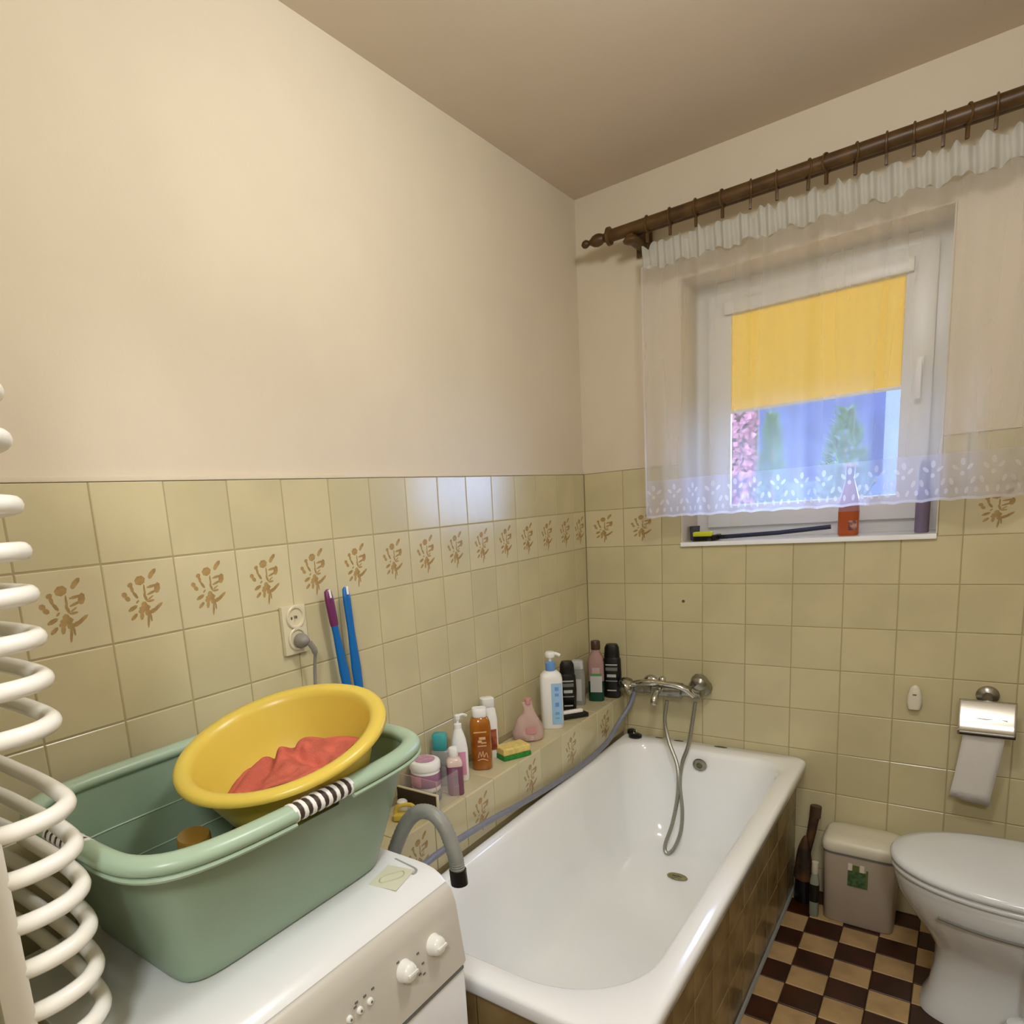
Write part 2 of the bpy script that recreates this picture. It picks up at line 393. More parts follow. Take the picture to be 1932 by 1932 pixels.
# ---------------------------------------------------------------- window
window = bpy.data.objects.new('window_1', None); COL.objects.link(window); window.location = (0, 0, 0); window['kind'] = 'structure'
def ring_frame(x0, x1, z0, z1, wd, y0, y1, bev=.004, wb=None):
    wb = wb or wd
    b = box(x0, x0 + wd, y0, y1, z0, z1, bev); box(x1 - wd, x1, y0, y1, z0, z1, bev, bm=b)
    box(x0 + wd * .6, x1 - wd * .6, y0 + .0005, y1 - .0005, z1 - wd, z1 - .0003, bev, bm=b); box(x0 + wd * .6, x1 - wd * .6, y0 + .0005, y1 - .0005, z0 + .0003, z0 + wb, bev, bm=b)
    return b
FY = 0.190
obj('window_frame', ring_frame(WX0 + .003, WX1 - .003, WZ0 + .003, WZ1 - .003, .055, FY, FY + .07), 'pvc', window)
SX0, SX1, SZ0, SZ1 = WX0 + .048, WX1 - .040, WZ0 + .045, WZ1 - .045
obj('sash', ring_frame(SX0, SX1, SZ0, SZ1, .082, FY - .018, FY + .002, .006), 'pvc', window)
GX0, GX1, GZ0, GZ1 = SX0 + .08, SX1 - .08, SZ0 + .08, SZ1 - .08
b = box(GX0 - .01, GX1 + .01, FY - .005, FY - .002, GZ0 - .01, GZ1 + .01); obj('pane', b, 'glass', window, smooth=0)
obj('sill_board', box(WX0 + .001, WX1 - .001, -.012, FY + .02, WZ0 - .012, WZ0 + .004, .003), 'enamel', window)
b = box(WX0 + .0005, WX0 + .004, .0, FY, WZ0 + .004, WZ1, 0); box(WX1 - .004, WX1 - .0005, 0, FY, WZ0 + .004, WZ1, bm=b); box(WX0 + .004, WX1 - .004, 0, FY, WZ1 - .004, WZ1 - .0005, bm=b)
obj('reveal', b, 'paint', window, smooth=0)
h = obj('handle', box(-.012, .012, -.012, 0, -.03, .03, .004), 'white', window, (SX1 - .035, FY - .018, 1.82))
obj('lever', box(-.008, .008, -.038, -.022, -.10, .012, .004, bm=box(-.007, .007, -.03, -.005, -.008, .008, .002)), 'white', h)
BZ = 1.772
bl = thing('roller_blind', 'yellow translucent roller blind pulled halfway down the window sash', 'blind', (GX0 + (GX1 - GX0) / 2, FY - .010, GZ1))
hw = (GX1 - GX0) / 2
b = bmesh.new(); n = 24
V = [[b.verts.new((-hw - .004 + (2 * hw + .008) * i / n, .0012 * sin(i * 1.9) * (1 - j), (BZ - GZ1) * j)) for i in range(n + 1)] for j in (0, 1)]
for i in range(n): b.faces.new((V[0][i], V[1][i], V[1][i + 1], V[0][i + 1]))
obj('fabric', b, 'blind', bl); obj('bottom_bar', box(-hw - .004, hw + .004, -.005, .003, BZ - GZ1 - .012, BZ - GZ1, .002), 'white', bl)
obj('headbox', box(-hw - .02, hw + .02, -.028, .012 - .022, .0, .045, .008), 'pvc', bl)
obj('pull_chain', tube([(hw + .022, -.012, .02), (hw + .023, -.013, -.03)], .003, 6), 'white', bl)

# ---------------------------------------------------------------- curtain pole, rings, curtain
pole = thing('curtain_pole', 'dark brown double wooden curtain pole with turned finial above the window', 'curtain pole', (0.19, 0, 2.40))
PX0, PX1 = 0.21, 1.80
for (yy, zz, r) in ((-.125, .004, .021), (-.072, .012, .019)):
    obj('rod', tube([(PX0 - .19 - (.02 if yy < -.1 else -.03), yy, zz), (PX1 - .19, yy, zz)], r, 16), 'wood', pole)
fin = lathe([(.021, 0), (.030, .004), (.031, .014), (.018, .022), (.014, .030), (.020, .042), (.022, .055), (.019, .068), (.010, .080), (.008, .086), (.013, .093), (.0145, .100), (.012, .108), (.004, .114)], 20)
xf(fin, Matrix.Rotation(-pi / 2, 4, 'Y')); obj('finial', fin, 'wood', pole, (0.002, -.125, .004))
fin = lathe([(.021, 0), (.030, .004), (.031, .014), (.02, .022), (.014, .03), (.004, .034)], 20); xf(fin, Matrix.Rotation(pi / 2, 4, 'Y')); obj('finial', fin, 'wood', pole, (PX1 - .19, -.125, .004))
for bx in (0.075, 1.50):
    b = box(bx - .012, bx + .012, -.15, -.002, -.045, -.017, .006); box(bx - .028, bx + .028, -.014, -.001, -.06, .035, .006, bm=b)
    merge(b, xf(lathe([(.016, -.012), (.026, -.006), (.028, 0), (.02, .01)], 16), Matrix.Translation((bx, -.135, -.035))))
    obj('bracket', b, 'wood', pole)
ring_px = [0.318, 0.395, 0.478, 0.560, 0.642, 0.716, 0.800, 0.846, 0.918, 0.990, 1.052, 1.115, 1.165, 1.222, 1.285, 1.35, 1.41, 1.47]
r0 = None
for i, x in enumerate(ring_px):
    tw = radians([0, 5, 0, -15, 45, 10, 65, -45, 50, 5, 0, 15, 55, 8, 0, 20, 0, 10][i])
    if r0 is None:
        r0 = thing('curtain_ring', 'small brown curtain ring with clip hanging from the wooden pole', 'curtain ring', (x, -.125, 2.40), 0, 'brown curtain rings along the pole')
        obj('ring', tube([(0, .0265 * sin(2 * pi * k / 18), .0265 * cos(2 * pi * k / 18)) for k in range(18)], .003, 6, closed=True), 'wood', r0, (0, 0, .001))
        obj('clip', box(-.004, .004, -.006, .006, -.056, -.027, .002), 'wood', r0)
        r0.rotation_euler = (0, 0, 0)
    else:
        q = dup(r0, (x, -.125, 2.40))
    (r0 if i == 0 else q).rotation_euler = (0, 0, tw * .35)

CX0, CX1, CZB, CZT = 0.300, 1.56, 1.400, 2.335
def fold(x, z):
    a = (z - CZB) / (CZT - CZB)
    return -.118 + .016 * sin(x * 34 + .6 * sin(a * 3)) * (.75 + .25 * (1 - a)) + .008 * sin(x * 71 + 1.3) + .010 * sin(x * 11 + a * 1.2) + .012 * (1 - a) * sin(x * 5)
def cloth(x0, x1, z0f, z1f, nx, nz, off=0.0):
    b = bmesh.new(); V = []
    for j in range(nz + 1):
        r = []
        for i in range(nx + 1):
            x = x0 + (x1 - x0) * i / nx; z = z0f(x) + (z1f(x) - z0f(x)) * j / nz
            r.append(b.verts.new((x, fold(x, z) + off, z)))
        V.append(r)
    for j in range(nz):
        for i in range(nx): b.faces.new((V[j][i], V[j][i + 1], V[j + 1][i + 1], V[j + 1][i]))
    return b
curtain = thing('curtain', 'sheer white net curtain with lace hem hanging over the window', 'curtain', (0, 0, 0))
htop = lambda x: CZT + .012 * sin(x * 95) * abs(sin(x * 17)) + .006 * sin(x * 210)
hbot = lambda x: CZT - .078 + .007 * sin(x * 60 + 1) + .004 * sin(x * 151)
obj('sheer_panel', cloth(CX0, CX1, lambda x: CZB + .135, hbot, 330, 14), 'voile', curtain, smooth=180)
b = bmesh.new(); V = []
for j in range(5):
    r = []
    for i in range(521):
        x = CX0 + (CX1 - CX0) * i / 520; z = hbot(x) + (htop(x) - hbot(x)) * j / 4
        r.append(b.verts.new((x, -.122 + .008 * sin(x * 240 + j * .3) * (.5 + .5 * abs(j - 2) / 2) + .006 * sin(x * 97), z)))
    V.append(r)
for j in range(4):
    for i in range(520): b.faces.new((V[j][i], V[j][i + 1], V[j + 1][i + 1], V[j + 1][i]))
obj('gathered_heading', b, 'heading', curtain, smooth=180, label='opaque white gathered heading tape of the curtain')
scal = lambda x: CZB + .004 * abs(sin(x * 48))
obj('lace_band', cloth(CX0, CX1, scal, lambda x: CZB + .135, 330, 6), 'laceband', curtain, smooth=180, label='denser white lace border')
obj('hem', cloth(CX0, CX1, lambda x: scal(x) - .001, lambda x: scal(x) + .007, 330, 1, -.0008), 'lace', curtain, smooth=180)
b = bmesh.new()
def petal(b, x, z, rx, rz, a):
    a = radians(a); vs = []; rx *= .8; rz *= .85
    for k in range(8):
        t = 2 * pi * k / 8; px, pz = rx * cos(t), rz * sin(t); X = x + px * cos(a) - pz * sin(a); Z = z + px * sin(a) + pz * cos(a)
        vs.append(b.verts.new((X, fold(X, Z) - .0012, Z)))
    b.faces.new(vs)
x = CX0 + .03
while x < CX1 - .03:
    for (dx, dz, rx, rz, a) in ((0, .108, .007, .013, 0), (-.016, .093, .006, .012, 35), (.016, .093, .006, .012, -35), (0, .075, .006, .008, 0), (-.024, .055, .006, .013, 20), (.024, .055, .006, .013, -20), (-.011, .028, .005, .012, 10), (.011, .028, .005, .012, -10), (.032, .028, .006, .010, 0)):
        petal(b, x + dx, CZB + dz, rx, rz, a + random.uniform(-8, 8))
    x += .067
obj('embroidery', b, 'lace', curtain, smooth=0, kind='stuff')
obj('side_hem', cloth(CX0, CX0 + .008, lambda x: CZB + .01, hbot, 2, 14, -.001), 'lace', curtain, smooth=180)

# ---------------------------------------------------------------- bathtub with its tiled surround
RZ = 0.511
tub = thing('bathtub', 'white enamelled bathtub set between the tiled ledge and the floor', 'bathtub', (0.49, -0.815, 0))
def rr(x0, x1, y0, y1, r, z): return [Vector((p.x - .49, p.y + .815, p.z)) for p in rrect(x0, x1, y0, y1, r, z, 12)]
OX0, OX1, OY0, OY1 = 0.157, 0.822, -1.632, -0.004
R0 = (.035, .03, .05, .07)
rings = [rr(OX0 + .004, OX1 - .010, OY0 + .004, OY1 - .002, R0, RZ - .042), rr(OX0, OX1, OY0, OY1, R0, RZ - .034), rr(OX0, OX1, OY0, OY1, R0, RZ - .010), rr(OX0 + .003, OX1 - .004, OY0 + .003, OY1 - .002, R0, RZ - .003), rr(OX0 + .010, OX1 - .012, OY0 + .010, OY1 - .006, R0, RZ)]
I = [(.188, .772, -1.572, -.080, (.11, .11, .22, .22), RZ - .001), (.194, .765, -1.565, -.087, (.11, .11, .22, .22), RZ - .006), (.201, .757, -1.555, -.095, (.11, .11, .22, .22), RZ - .022),
     (.212, .743, -1.525, -.105, (.12, .12, .22, .22), .42), (.226, .724, -1.475, -.116, (.13, .13, .22, .22), .33), (.240, .704, -1.420, -.130, (.14, .14, .22, .22), .24), (.255, .684, -1.365, -.150, (.14, .14, .20, .20), .18),
     (.275, .660, -1.315, -.178, (.14, .14, .19, .19), .145), (.305, .630, -1.265, -.215, (.13, .13, .16, .16), .125), (.345, .590, -1.18, -.28, (.10, .10, .11, .11), .116), (.43, .51, -1.0, -.40, (.03, .03, .03, .03), .112)]
rings += [rr(*i) for i in I]
b = loft(rings, False, True); recalc(b); bmesh.ops.reverse_faces(b, faces=b.faces[:]) if False else None
shell = obj('shell', b, 'enamel', tub, smooth=60)
sd = shell.modifiers.new('thick', 'SOLIDIFY'); sd.thickness = 0.004; sd.offset = -1
def tl(x, y, z): return (x - .49, y + .815, z)
o = obj('overflow', xf(lathe([(.002, .004), (.008, .004), (.0085, .006), (.018, .007), (.024, .005), (.026, 0)], 24), Matrix.Rotation(pi / 2 + .12, 4, 'X')), 'dchrome', tub, tl(.483, -.1075, .458))
obj('overflow_hole', xf(lathe([(.0, .0082), (.010, .0080), (.012, .007)], 16), Matrix.Rotation(pi / 2 + .12, 4, 'X')), 'stripe', o, (0, 0, 0))
o = obj('drain', lathe([(.0, .001), (.010, .0025), (.020, .003), (.030, .004), (.034, .003), (.036, 0)], 24), mat('tarnished_brass', '8a8458', .5, var=.25, vscale=60), tub, tl(.478, -.36, .1165), label='greenish tarnished drain'); o.scale = (1, .62, .8)
obj('drain_cross', box(-.018, .018, -.002, .002, .003, .0055, bm=box(-.002, .002, -.018, .018, .003, .0055)), 'dchrome', o)
for (x, y, r1) in ((.378, -.022, .020), (.535, -.022, .024), (.30, -.020, .016)):
    obj('rust_spot', lathe([(.0, .0008), (r1, .0007), (r1, 0)], 12), 'stripe', tub, tl(x, y, RZ - .0003)).scale = (1, .35, 1)
plug = thing('bath_plug', 'black rubber bath plug lying on the far left corner of the tub rim', 'plug', (.215, -.055, RZ)); obj('stopper', lathe([(.021, 0), (.026, .003), (.026, .010), (.020, .014), (.007, .016)], 20), 'black', plug)
obj('pull_ring', tube([(.008 * cos(t * pi / 5), 0, .022 + .008 * sin(t * pi / 5)) for t in range(10)], .0018, 6, closed=True), 'dchrome', plug)
plug = thing('bath_plug', 'black rubber cap lying against the ledge at the tub corner', 'plug', (.186, -.020, RZ)); obj('stopper', lathe([(.014, 0), (.017, .003), (.017, .016), (.012, .02)], 20), 'black', plug)
# brown tiled surround
PXs = 0.790
sur = thing('bath_surround', 'brown marbled tiled panel closing the long side and near end of the bathtub', 'bath panel', (PXs, -0.8, 0))
b = box(PXs - .03, PXs - .006, -1.604, -0.002, 0, RZ - .043); box(.156, PXs - .03, -1.604, -1.584, 0, RZ - .043, bm=b)
obj('backing', xf(b, Matrix.Translation((-PXs, .8, 0))), 'floor_grout', sur, smooth=0)
HH = (RZ - .044) / 3
for j in range(11):
    y1 = -0.002 - j * .15; y0 = max(y1 - .15, -1.610)
    for k in range(3):
        o = put_tile(sur, y0, y1, k * HH, (k + 1) * HH, 'x+', PXs, m='browntile'); o.location.x -= PXs; o.location.y += .8
for j in range(5):
    x0 = .157 + j * .15; x1 = min(x0 + .15, PXs)
    if x1 - x0 < .02: continue
    for k in range(3):
        o = put_tile(sur, x0, x1, k * HH, (k + 1) * HH, 'y-', -1.610, m='browntile'); o.location.x -= PXs; o.location.y += .8
obj('sealant_strip', tube([(PXs + .004, -1.6, .004), (PXs + .006, -.8, .004), (PXs + .004, -.01, .004)], .006, 6), 'grey', sur, (-PXs, .8, 0))

# ---------------------------------------------------------------- bath mixer and shower hose
mx = thing('bath_mixer', 'chrome wall mixer tap with lever and cross handle above the bathtub', 'tap', (.34, 0, .735))
for dx in (-.075, .105):
    e = obj('wall_flange', xf(lathe([(.034, 0), (.034, .006), (.026, .016), (.014, .02), (.013, .055)], 24), Matrix.Rotation(pi / 2, 4, 'X')), 'chrome', mx, (dx, -.001, 0))
obj('body', xf(lathe([(.001, -.135), (.018, -.133), (.026, -.125), (.026, -.095), (.021, -.09), (.023, -.06), (.030, -.054), (.031, 0), (.030, .054), (.023, .06), (.021, .09), (.026, .095), (.026, .125), (.018, .133), (.001, .135)], 24), Matrix.Rotation(pi / 2, 4, 'Y')), 'dchrome', mx, (.015, -.075, 0))
obj('hot_handle', xf(lathe([(.020, 0), (.030, .005), (.034, .02), (.032, .038), (.024, .048), (.001, .052)], 10), Matrix.Rotation(-pi / 2, 4, 'Y')), 'dchrome', mx, (-.125, -.078, .0))
cw = obj('cold_handle', xf(lathe([(.018, 0), (.028, .004), (.035, .018), (.035, .036), (.026, .048), (.001, .052)], 8), Matrix.Rotation(pi / 4, 4, 'Y')), 'dchrome', mx, (.118, -.078, .022))
obj('handle_base', xf(lathe([(.020, 0), (.030, .004), (.034, .014), (.030, .03), (.018, .036)], 12), Matrix.Rotation(pi / 2, 4, 'X')), 'dchrome', mx, (.135, -.02, .01))
obj('spout', tube(spline([(.0, -.085, .002), (0, -.12, .004), (0, -.155, -.004), (0, -.172, -.022), (0, -.172, -.036)], 5), lambda i: .012 if i < 18 else .013, 12), 'chrome', mx, (-.005, 0, 0))
obj('diverter', lathe([(.010, 0), (.014, .004), (.014, .022), (.009, .028), (.002, .03)], 14), 'chrome', mx, (-.005, -.078, .022))
obj('hand_shower', tube(spline([(-.115, -.100, .014), (-.06, -.115, .030), (.01, -.118, .034), (.08, -.112, .022), (.12, -.100, -.010)], 6), lambda i: .0135 if i < 10 else .010, 12), 'chrome', mx)
obj('shower_head', xf(lathe([(.012, 0), (.026, .012), (.034, .022), (.034, .032), (.028, .036), (.001, .037)], 24), Matrix.Rotation(radians(-125), 4, 'Y') @ Matrix.Rotation(radians(35), 4, 'X')), 'chrome', mx, (-.118, -.10, .016))
hose = tag(obj('shower_hose', tube(spline([(0.468, -0.11, 0.706), (0.449, -0.124, 0.55), (0.43, -0.145, 0.469), (0.428, -0.167, 0.39), (0.444, -0.192, 0.296), (0.444, -0.213, 0.218), (0.426, -0.236, 0.155), (0.404, -0.246, 0.134), (0.393, -0.236, 0.160), (0.411, -0.207, 0.24), (0.423, -0.187, 0.331), (0.425, -0.175, 0.4), (0.412, -0.152, 0.466), (0.375, -0.127, 0.539), (0.354, -0.11, 0.617), (0.363, -0.11, 0.700)], 8), .0072, 8), 'steel'),
       'long ribbed steel shower hose looping down from the mixer into the tub', 'hose')
fh = tag(obj('fill_hose', tube(spline([(.225, -.085, .715), (.215, -.10, .665), (.190, -.16, .60), (.178, -.26, .545), (.172, -.45, .527), (.168, -.68, .530), (.168, -.92, .548), (.175, -1.10, .572), (.195, -1.30, .600), (.215, -1.48, .615), (.23, -1.60, .60), (.235, -1.70, .52), (.235, -1.74, .35)], 8), .0095, 10), 'bluegrey'),
     'thin blue grey hose running from the mixer along the tub edge to the washing machine', 'hose')
dh = thing('drain_hose', 'thick grey drain hose arching behind the washing machine with a black end', 'hose', (.45, -1.72, .85))
hp = spline([(.28, -1.722, .55), (.33, -1.720, .74), (.375, -1.718, .85), (.415, -1.716, .905), (.455, -1.714, .918), (.485, -1.712, .895), (.505, -1.712, .845), (.510, -1.712, .81)], 14)
obj('pipe', tube([p - Vector((.45, -1.72, .85)) for p in hp], lambda i: .0142 + .0010 * (i % 2), 12), 'greyhose', dh)
obj('end_cap', tube([(.060, .008, -.035), (.062, .008, -.065)], .0165, 14), 'black', dh)

# ---------------------------------------------------------------- washing machine
WY0, WY1 = -2.375, -1.775
wm = thing('washing_machine', 'white washing machine with two round knobs between radiator and bathtub', 'washing machine', (.33, -2.075, 0))
WS = -.040
def wl(x, y, z): return (x + WS - .33, y + 2.075, z)
prof = [(.155, .05), (.155, .842), (.160, .850), (.505, .850), (.530, .849), (.550, .845), (.566, .838), (.578, .827), (.586, .813), (.592, .79), (.598, .718)]
def prism(prof, y0, y1, be=.008):
    cx = sum(p[0] for p in prof) / len(prof); cz = sum(p[1] for p in prof) / len(prof)
    def ins(d): return [(cx + (x - cx) * (1 - d), cz + (z - cz) * (1 - d)) for x, z in prof]
    L = []
    for (y, d) in ((y0, .03), (y0 + be * .35, .008), (y0 + be, 0), (y1 - be, 0), (y1 - be * .35, .008), (y1, .03)):
        L.append([Vector((x + WS - .33, y + 2.075, z)) for x, z in ins(d)])
    return recalc(loft(L))
obj('body', prism([(.155, .05), (.155, .835), (.585, .80), (.598, .670), (.602, .660), (.602, .05)], WY0 + .003, WY1 - .003), 'washer', wm)
obj('top_panel', prism([(.153, .825), (.153, .845), (.158, .850), (.500, .850), (.528, .849), (.548, .845), (.563, .838), (.572, .830)], WY0, WY1, .010), 'washer', wm, smooth=50)
obj('control_panel', prism([(.540, .678), (.540, .826), (.572, .829), (.582, .820), (.590, .795), (.604, .680)], WY0 + .004, WY1 - .002, .014), 'washer_panel', wm, smooth=50)
obj('seam', box(*[v + WS - .33 for v in (.55, .6035)], WY0 + .01 + 2.075, WY1 - .01 + 2.075, .672, .6775), 'groove_and_shade', wm, smooth=0)
kn = None
for (y, z) in ((-1.855, .757), (-1.934, .756)):
    kk = obj('knob', xf(lathe([(.0190, 0), (.0190, .003), (.0172, .006), (.0165, .013), (.0135, .018), (.008, .0205), (.0, .021)], 24), Matrix.Rotation(radians(82), 4, 'Y')), 'knob', wm, wl(.5945, y, z))
    obj('grip', box(-.0025, .0025, -.012, .012, -.001, .0022, .001), 'knob', kk, (.0200, 0, .003), (0, radians(82), 0))
for (y, z, r) in ((-2.017, .756, .006), (-2.040, .756, .006), (-2.062, .756, .006), (-2.085, .756, .006)):
    kk = obj('button', xf(lathe([(r, 0), (r, .003), (r * .8, .005), (0, .0055)], 16), Matrix.Rotation(radians(82), 4, 'Y')), 'knob', wm, wl(.594, y, z))
    obj('button_mark', xf(lathe([(.0022, 0), (.0022, .0006), (0, .0007)], 8), Matrix.Rotation(radians(82), 4, 'Y')), 'groove_and_shade', kk, (.0054, 0, .0007))
b = bmesh.new()
for (y, z) in ((-2.012, .776), (-2.030, .775), (-2.048, .776), (-2.052, .771), (-1.950, .782), (-1.902, .770), (-1.894, .748), (-1.905, .735), (-1.895, .730), (-2.17, .77), (-2.185, .766), (-2.205, .77)):
    xx = .5930 + (.80 - z) * .12 + .0022
    box(xx, xx + .0006, y - .0032, y + .0032, z - .0018, z + .0018, bm=b)
obj('print_marks', xf(b, Matrix.Translation((WS - .33, 2.075, 0))), 'groove_and_shade', wm, smooth=0)
dr = obj('door', xf(lathe([(.17, 0), (.17, .012), (.15, .022), (.11, .026), (.10, .02), (.001, .016)], 40), Matrix.Rotation(pi / 2, 4, 'Y')), 'washer', wm, wl(.602, -2.075, .40))
obj('door_glass', xf(lathe([(.10, .019), (.07, .008), (.001, .004)], 40), Matrix.Rotation(pi / 2, 4, 'Y')), 'black', dr)
for (x, y) in ((.20, WY0 + .05), (.20, WY1 - .05), (.56, WY0 + .05), (.56, WY1 - .05)): obj('foot', lathe([(.02, 0), (.02, .01), (.012, .015), (.012, .055)], 12), 'black', wm, wl(x, y, 0))
# sunken seam of the lid and the worn sticker
b = tube(spline([(.425, -1.792, .8502), (.455, -1.796, .8502), (.480, -1.800, .8502), (.488, -1.808, .8502), (.488, -1.818, .8502)], 5), (lambda i: (.0022, .0008)), 6)
obj('lid_seam', xf(b, Matrix.Translation((-.33, 2.075, 0))), mat('light_seam', '9a9d98', .7, var=.05), wm)
st = obj('sticker', box(-.028, .028, -.036, .036, 0, .0006), mat('beige_sticker', 'd8d8c0', 0.5, var=.03), wm, wl(.503, -1.846, .850), (0, 0, radians(12)), smooth=0)
obj('sticker_print', tube([(.011 * cos(t) * (1 + .3 * sin(2 * t)), .026 * sin(t), .0008) for t in [2 * pi * k / 20 for k in range(20)]], .0013, 4, closed=True), mat('olive_print', 'b4b694', 0.6, var=.05), st, rot=(0, 0, radians(-25)))

# ---------------------------------------------------------------- green laundry basket
BX, BY = .270, -2.022
bk = thing('laundry_basket', 'sage green plastic laundry basket with striped grips on the washing machine', 'basket', (BX, BY, .851))
H = .234
def bring(a, b_, z, n, N=112, dense=1600):
    pts = sring(a, b_, z, 0, 0, n, dense); bul = .012 * max(0, (z / .234))
    pts = [Vector((p.x + (bul * (1 - (p.y / b_) ** 2) if p.x > 0 else 0), p.y, p.z)) for p in pts]
    L = [0]
    for k in range(dense): L.append(L[-1] + (pts[(k + 1) % dense] - pts[k]).length)
    out = []; k = 0
    for i in range(N):
        d = L[-1] * i / N
        while L[k + 1] < d: k += 1
        t = (d - L[k]) / max(1e-9, L[k + 1] - L[k]); out.append(pts[k % dense].lerp(pts[(k + 1) % dense], t))
    return out
def sec(t):   # half sizes at height fraction t
    return (.150 + (.198 - .150) * t, .208 + (.276 - .208) * t)
outer = []
prf = [(0.0, -.03), (0.0, -.004), (.02, .0), (.08, 0), (.3, 0), (.52, 0), (.70, 0), (.84, 0), (.96, 0)]
for t, d in prf:
    a, c = sec(t); n = 9 - 3.6 * t
    off = (.02 * t)
    outer.append([Vector((p.x + off, p.y, p.z)) for p in bring(a + d, c + d, t * H, n)])
inner = []
for t in (.96, .84, .70, .52, .3, .08, .025):
    a, c = sec(t); inner.append([Vector((p.x + .02 * t, p.y, p.z)) for p in bring(a - .003, c - .003, t * H, 9 - 3.6 * t)])
NB = 112
grip = set(range(0, 3)) | set(range(108, 112))                    # long side facing +x
grip2 = set(range(81, 87)) | set(range(25, 31))                   # short sides
def skp(j, i):
    return (i in grip or i in grip2) and ((j == 6) or (j == 9 - 0 + 0))
b = loft(outer + inner, True, True, skip=lambda j, i: (i in grip or i in grip2) and j in (7, 9)); recalc(b)
obj('body', b, 'sage', bk, smooth=50)
rim = []
a, c = sec(1.0)
rp = [Vector((p.x + .02, p.y, p.z)) for p in bring(a + .006, c + .006, H - .004, 5.4)]
def arcpts(i0, i1): return [rp[k % NB] for k in range(i0, i1 + 1)]
def rimtube(i0, i1, r=.0175):
    return tube(arcpts(i0, i1), (lambda i: (r, .013)), 12)
for (i0, i1) in ((3, 25), (31, 81), (87, 108)): obj('rim', rimtube(i0, i1), 'sage_rim', bk, smooth=60)
lip = []
for (i0, i1) in ((3, 25), (31, 81), (87, 108)):
    pts = [p + Vector(((p.x - .02) * .055, p.y * .04, -.013)) for p in arcpts(i0, i1)]; obj('lip', tube(pts, (lambda i: (.0035, .004)), 6), 'sage_rim', bk)
for (i0, i1) in ((-4, 3), (25, 31), (81, 87)):
    g = obj('grip', rimtube(i0, i1, .0150), 'dark', bk, label='dark grip with white stripes')
    P = spline([p for p in arcpts(i0, i1)], 4); L = [0]
    for q in range(1, len(P)): L.append(L[-1] + (P[q] - P[q - 1]).length)
    tot = L[-1]; nst = max(5, int(tot / .0155)); 
    for s in range(nst + 1):
        d = tot * s / nst; q = max(k for k in range(len(P)) if L[k] <= d + 1e-9); q = min(q, len(P) - 2)
        t = (P[q + 1] - P[q]).normalized(); c0 = P[q] + t * (d - L[q])
        obj('stripe', tube([c0 - t * .0033, c0 + t * .0033], (lambda i: (.0168, .0142)), 12), 'white', g)
for z in (.075, .14):
    t = z / H; a, c = sec(t); obj('rib', tube([Vector((p.x + .02 * t, p.y, z)) for p in bring(a - .0032, c - .0032, z, 9 - 3.6 * t)], (lambda i: (.0014, .002)), 4, closed=True), 'sage_rim', bk)

def heap(name, m, cx, cy, z0, rx, ry, h, seed, n=36, crease=1.0, flat=0.0):
    rnd = random.Random(seed); K = [(rnd.uniform(-1, 1), rnd.uniform(-1, 1), rnd.uniform(5, 11), rnd.uniform(0, 6)) for _ in range(7)]
    b = bmesh.new(); V = []
    NR = 14
    for j in range(NR + 1):
        r = j / NR; row = []
        for i in range(n):
            a = 2 * pi * i / n; x, y = r * cos(a), r * sin(a)
            e = 1 + .10 * sin(3 * a + seed) + .06 * sin(7 * a)
            z = h * (1 - r ** 2.4) * (1 - flat * .3)
            f = 0
            for (kx, ky, fr, ph) in K: f += abs(sin((kx * x + ky * y) * fr * .5 + ph + .8 * sin(y * 4 + ph)))
            z += crease * .012 * (f - 4.4) * (1 - r ** 3)
            row.append(b.verts.new((cx + x * rx * e, cy + y * ry * e, z0 + max(z, .0005))))
            if j == 0: break
        V.append(row)
    for i in range(n): b.faces.new((V[0][0], V[1][i], V[1][(i + 1) % n]))
    for j in range(1, NR):
        for i in range(n): b.faces.new((V[j][i], V[j + 1][i], V[j + 1][(i + 1) % n], V[j][(i + 1) % n]))
    b.faces.new(V[NR][::-1]) if False else None
    return b
wsh = tag(obj('folded_laundry', heap('x', None, 0, 0, 0, .105, .120, .118, 3, crease=.5), 'bag', None, (.280, -1.960, .862), smooth=80), 'dark brown laundry heaped in the green basket under the yellow basin', 'laundry')
jarb = thing('glass_jar', 'small glass jar with brown lid standing in the green basket', 'jar', (.315, -2.130, .863), rot=(radians(4), radians(6), 0))
obj('jar_body', lathe([(.024, 0), (.028, .004), (.028, .115), (.022, .13), (.022, .138)], 20), 'grey', jarb)
obj('jar_lid', lathe([(.0, .168), (.024, .167), (.026, .163), (.026, .135), (.022, .134)], 20), mat('olive_brown_lid', '8a6a28', 0.3, var=.1), jarb)

